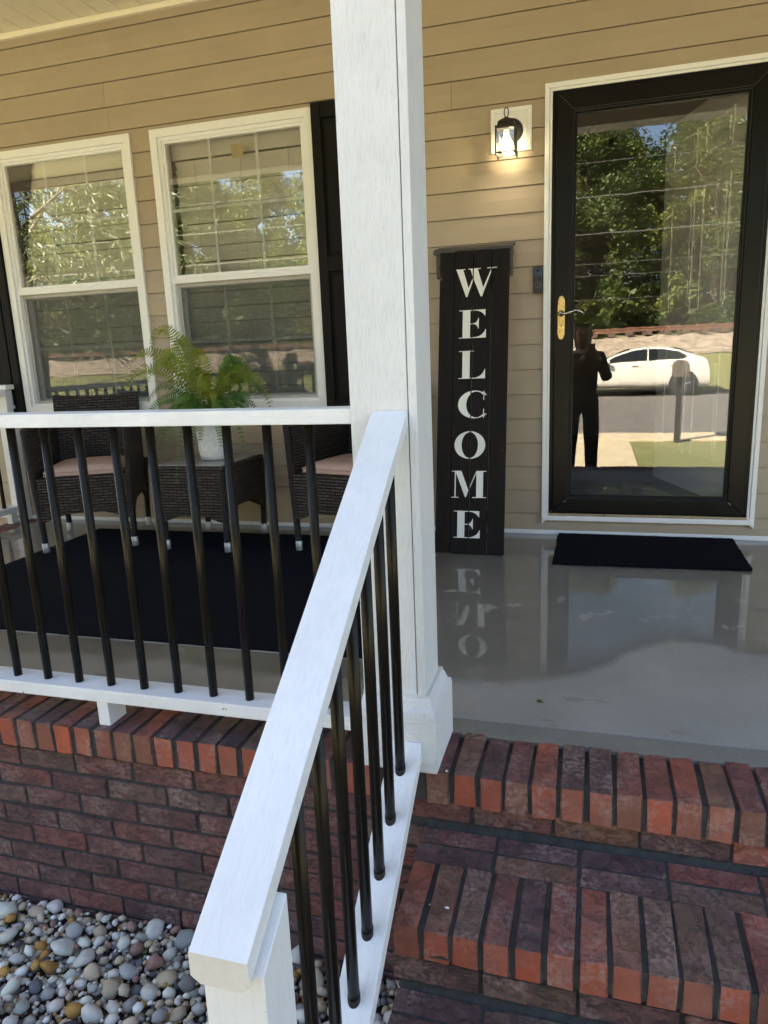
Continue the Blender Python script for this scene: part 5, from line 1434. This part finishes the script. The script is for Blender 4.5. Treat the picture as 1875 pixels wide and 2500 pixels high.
rad = [(0.15, 0.11), (0.145, 0.105), (0.165, 0.11), (0.10, 0.075), 0.052, 0.062, 0.092, 0.06, 0.058, 0.042, 0.026, 0.058, 0.042, 0.026, 0.088, 0.06, 0.04, 0.035, 0.088, 0.06, 0.04, 0.035]
skinned('body', V, E_, rad, 0, M_skin, pe)
sv = [(0, 0, 0.88)] + [V[i] for i in (1, 2, 3)] + [(0.175, -0.01, 1.41), (0.265, 0.02, 1.17), (-0.175, -0.01, 1.41), (-0.265, 0.02, 1.17), (0, -0.003, 1.455), tuple(V[9][i] * .15 + hR[i] * .85 for i in range(3)), tuple(V[12][i] * .15 + hL[i] * .85 for i in range(3))]
skinned('shirt', sv, [(0, 1), (1, 2), (2, 3), (3, 4), (4, 5), (3, 6), (6, 7), (3, 8), (5, 9), (7, 10)], [(0.175, 0.135), (0.168, 0.126), (0.188, 0.132), (0.125, 0.095), 0.078, 0.062, 0.078, 0.062, 0.07, 0.042, 0.042], 0, M_shirt, pe)
tv_ = [(0, 0, 1.10), (0, 0, 0.93)] + [V[i] for i in (14, 15)] + [(0.115, 0.0, 0.10)] + [V[i] for i in (18, 19)] + [(-0.125, 0.0, 0.10)]
skinned('trousers', tv_, [(0, 1), (1, 2), (2, 3), (3, 4), (1, 5), (5, 6), (6, 7)], [(0.165, 0.125), (0.165, 0.125), 0.105, 0.082, 0.066, 0.105, 0.082, 0.066], 0, M_trs, pe)
skinned('hair', [(0, 0.0, 1.72), (0, -0.02, 1.765), (0, -0.045, 1.68), (0, -0.055, 1.56), (0.0, -0.06, 1.44)], [(0, 1), (1, 2), (2, 3), (3, 4)], [0.09, 0.098, 0.102, 0.10, 0.07], 1, M_hair, pe)
for sx in (-1, 1):
    MB().lathe([(0.0, 0), (0.013, 0.002), (0.018, 0.012), (0.008, 0.02)], (sx * 0.088, 0.02, 1.655), 10, 'x').build('ear', M_skin, pe, smooth=True)
    MB().lathe([(0.0, 0.0), (0.010, -0.004), (0.012, -0.012)], (sx * 0.031, 0.106, 1.675), 10, 'y').build('eye', simple('eye_dark', (0.02, 0.015, 0.01), 0.2), pe)
skinned('nose', [(0, 0.10, 1.68), (0, 0.118, 1.645), (0, 0.108, 1.638)], [(0, 1), (1, 2)], [0.008, 0.013, 0.009], 0, M_skin, pe, 1)
box('mouth', -0.024, 0.024, 0.095, 0.104, 1.605, 1.615, simple('lips', (0.30, 0.12, 0.10), 0.5), pe, 0.003)
for (hp, sx) in ((hR, 1), (hL, -1)):
    for k, L in enumerate((0.070, 0.078, 0.072, 0.058)):
        z = hp.z + 0.028 - 0.019 * k; x0 = hp.x + sx * 0.016
        skinned('finger', [(x0, hp.y + 0.002, z), (x0 + sx * 0.010, hp.y + 0.018, z + 0.002), (x0 + sx * 0.002, hp.y + 0.030, z + 0.002), (x0 - sx * (L - 0.045), hp.y + 0.031, z)], [(0, 1), (1, 2), (2, 3)], [0.010, 0.009, 0.0082, 0.007], 0, M_skin, pe, 1)
    skinned('thumb', [(hp.x + sx * 0.008, hp.y - 0.004, hp.z + 0.01), (hp.x + sx * 0.004, hp.y - 0.010, hp.z + 0.04), (hp.x - sx * 0.018, hp.y - 0.004, hp.z + 0.058)], [(0, 1), (1, 2)], [0.012, 0.0105, 0.008], 0, M_skin, pe, 1)
pho = thing('phone', 'black smartphone held upright in both hands by the mirrored person', 'phone', (CAM.x - 0.018, CAM.y - 0.014, CAM.z - 0.135))
box('phone_body', -0.037, 0.037, -0.004, 0.004, 0.0, 0.15, M_gasket, pho, 0.003)
box('phone_screen', -0.034, 0.034, -0.0046, -0.0041, 0.004, 0.146, simple('screen_glass', (0.02, 0.022, 0.025), 0.1), pho)
MB().lathe([(0.007, 0.0041), (0.007, 0.0062), (0.005, 0.0066), (0.0, 0.0066)], (0.018, 0, 0.135), 14, 'y').build('lens_ring', M_dark, pho)
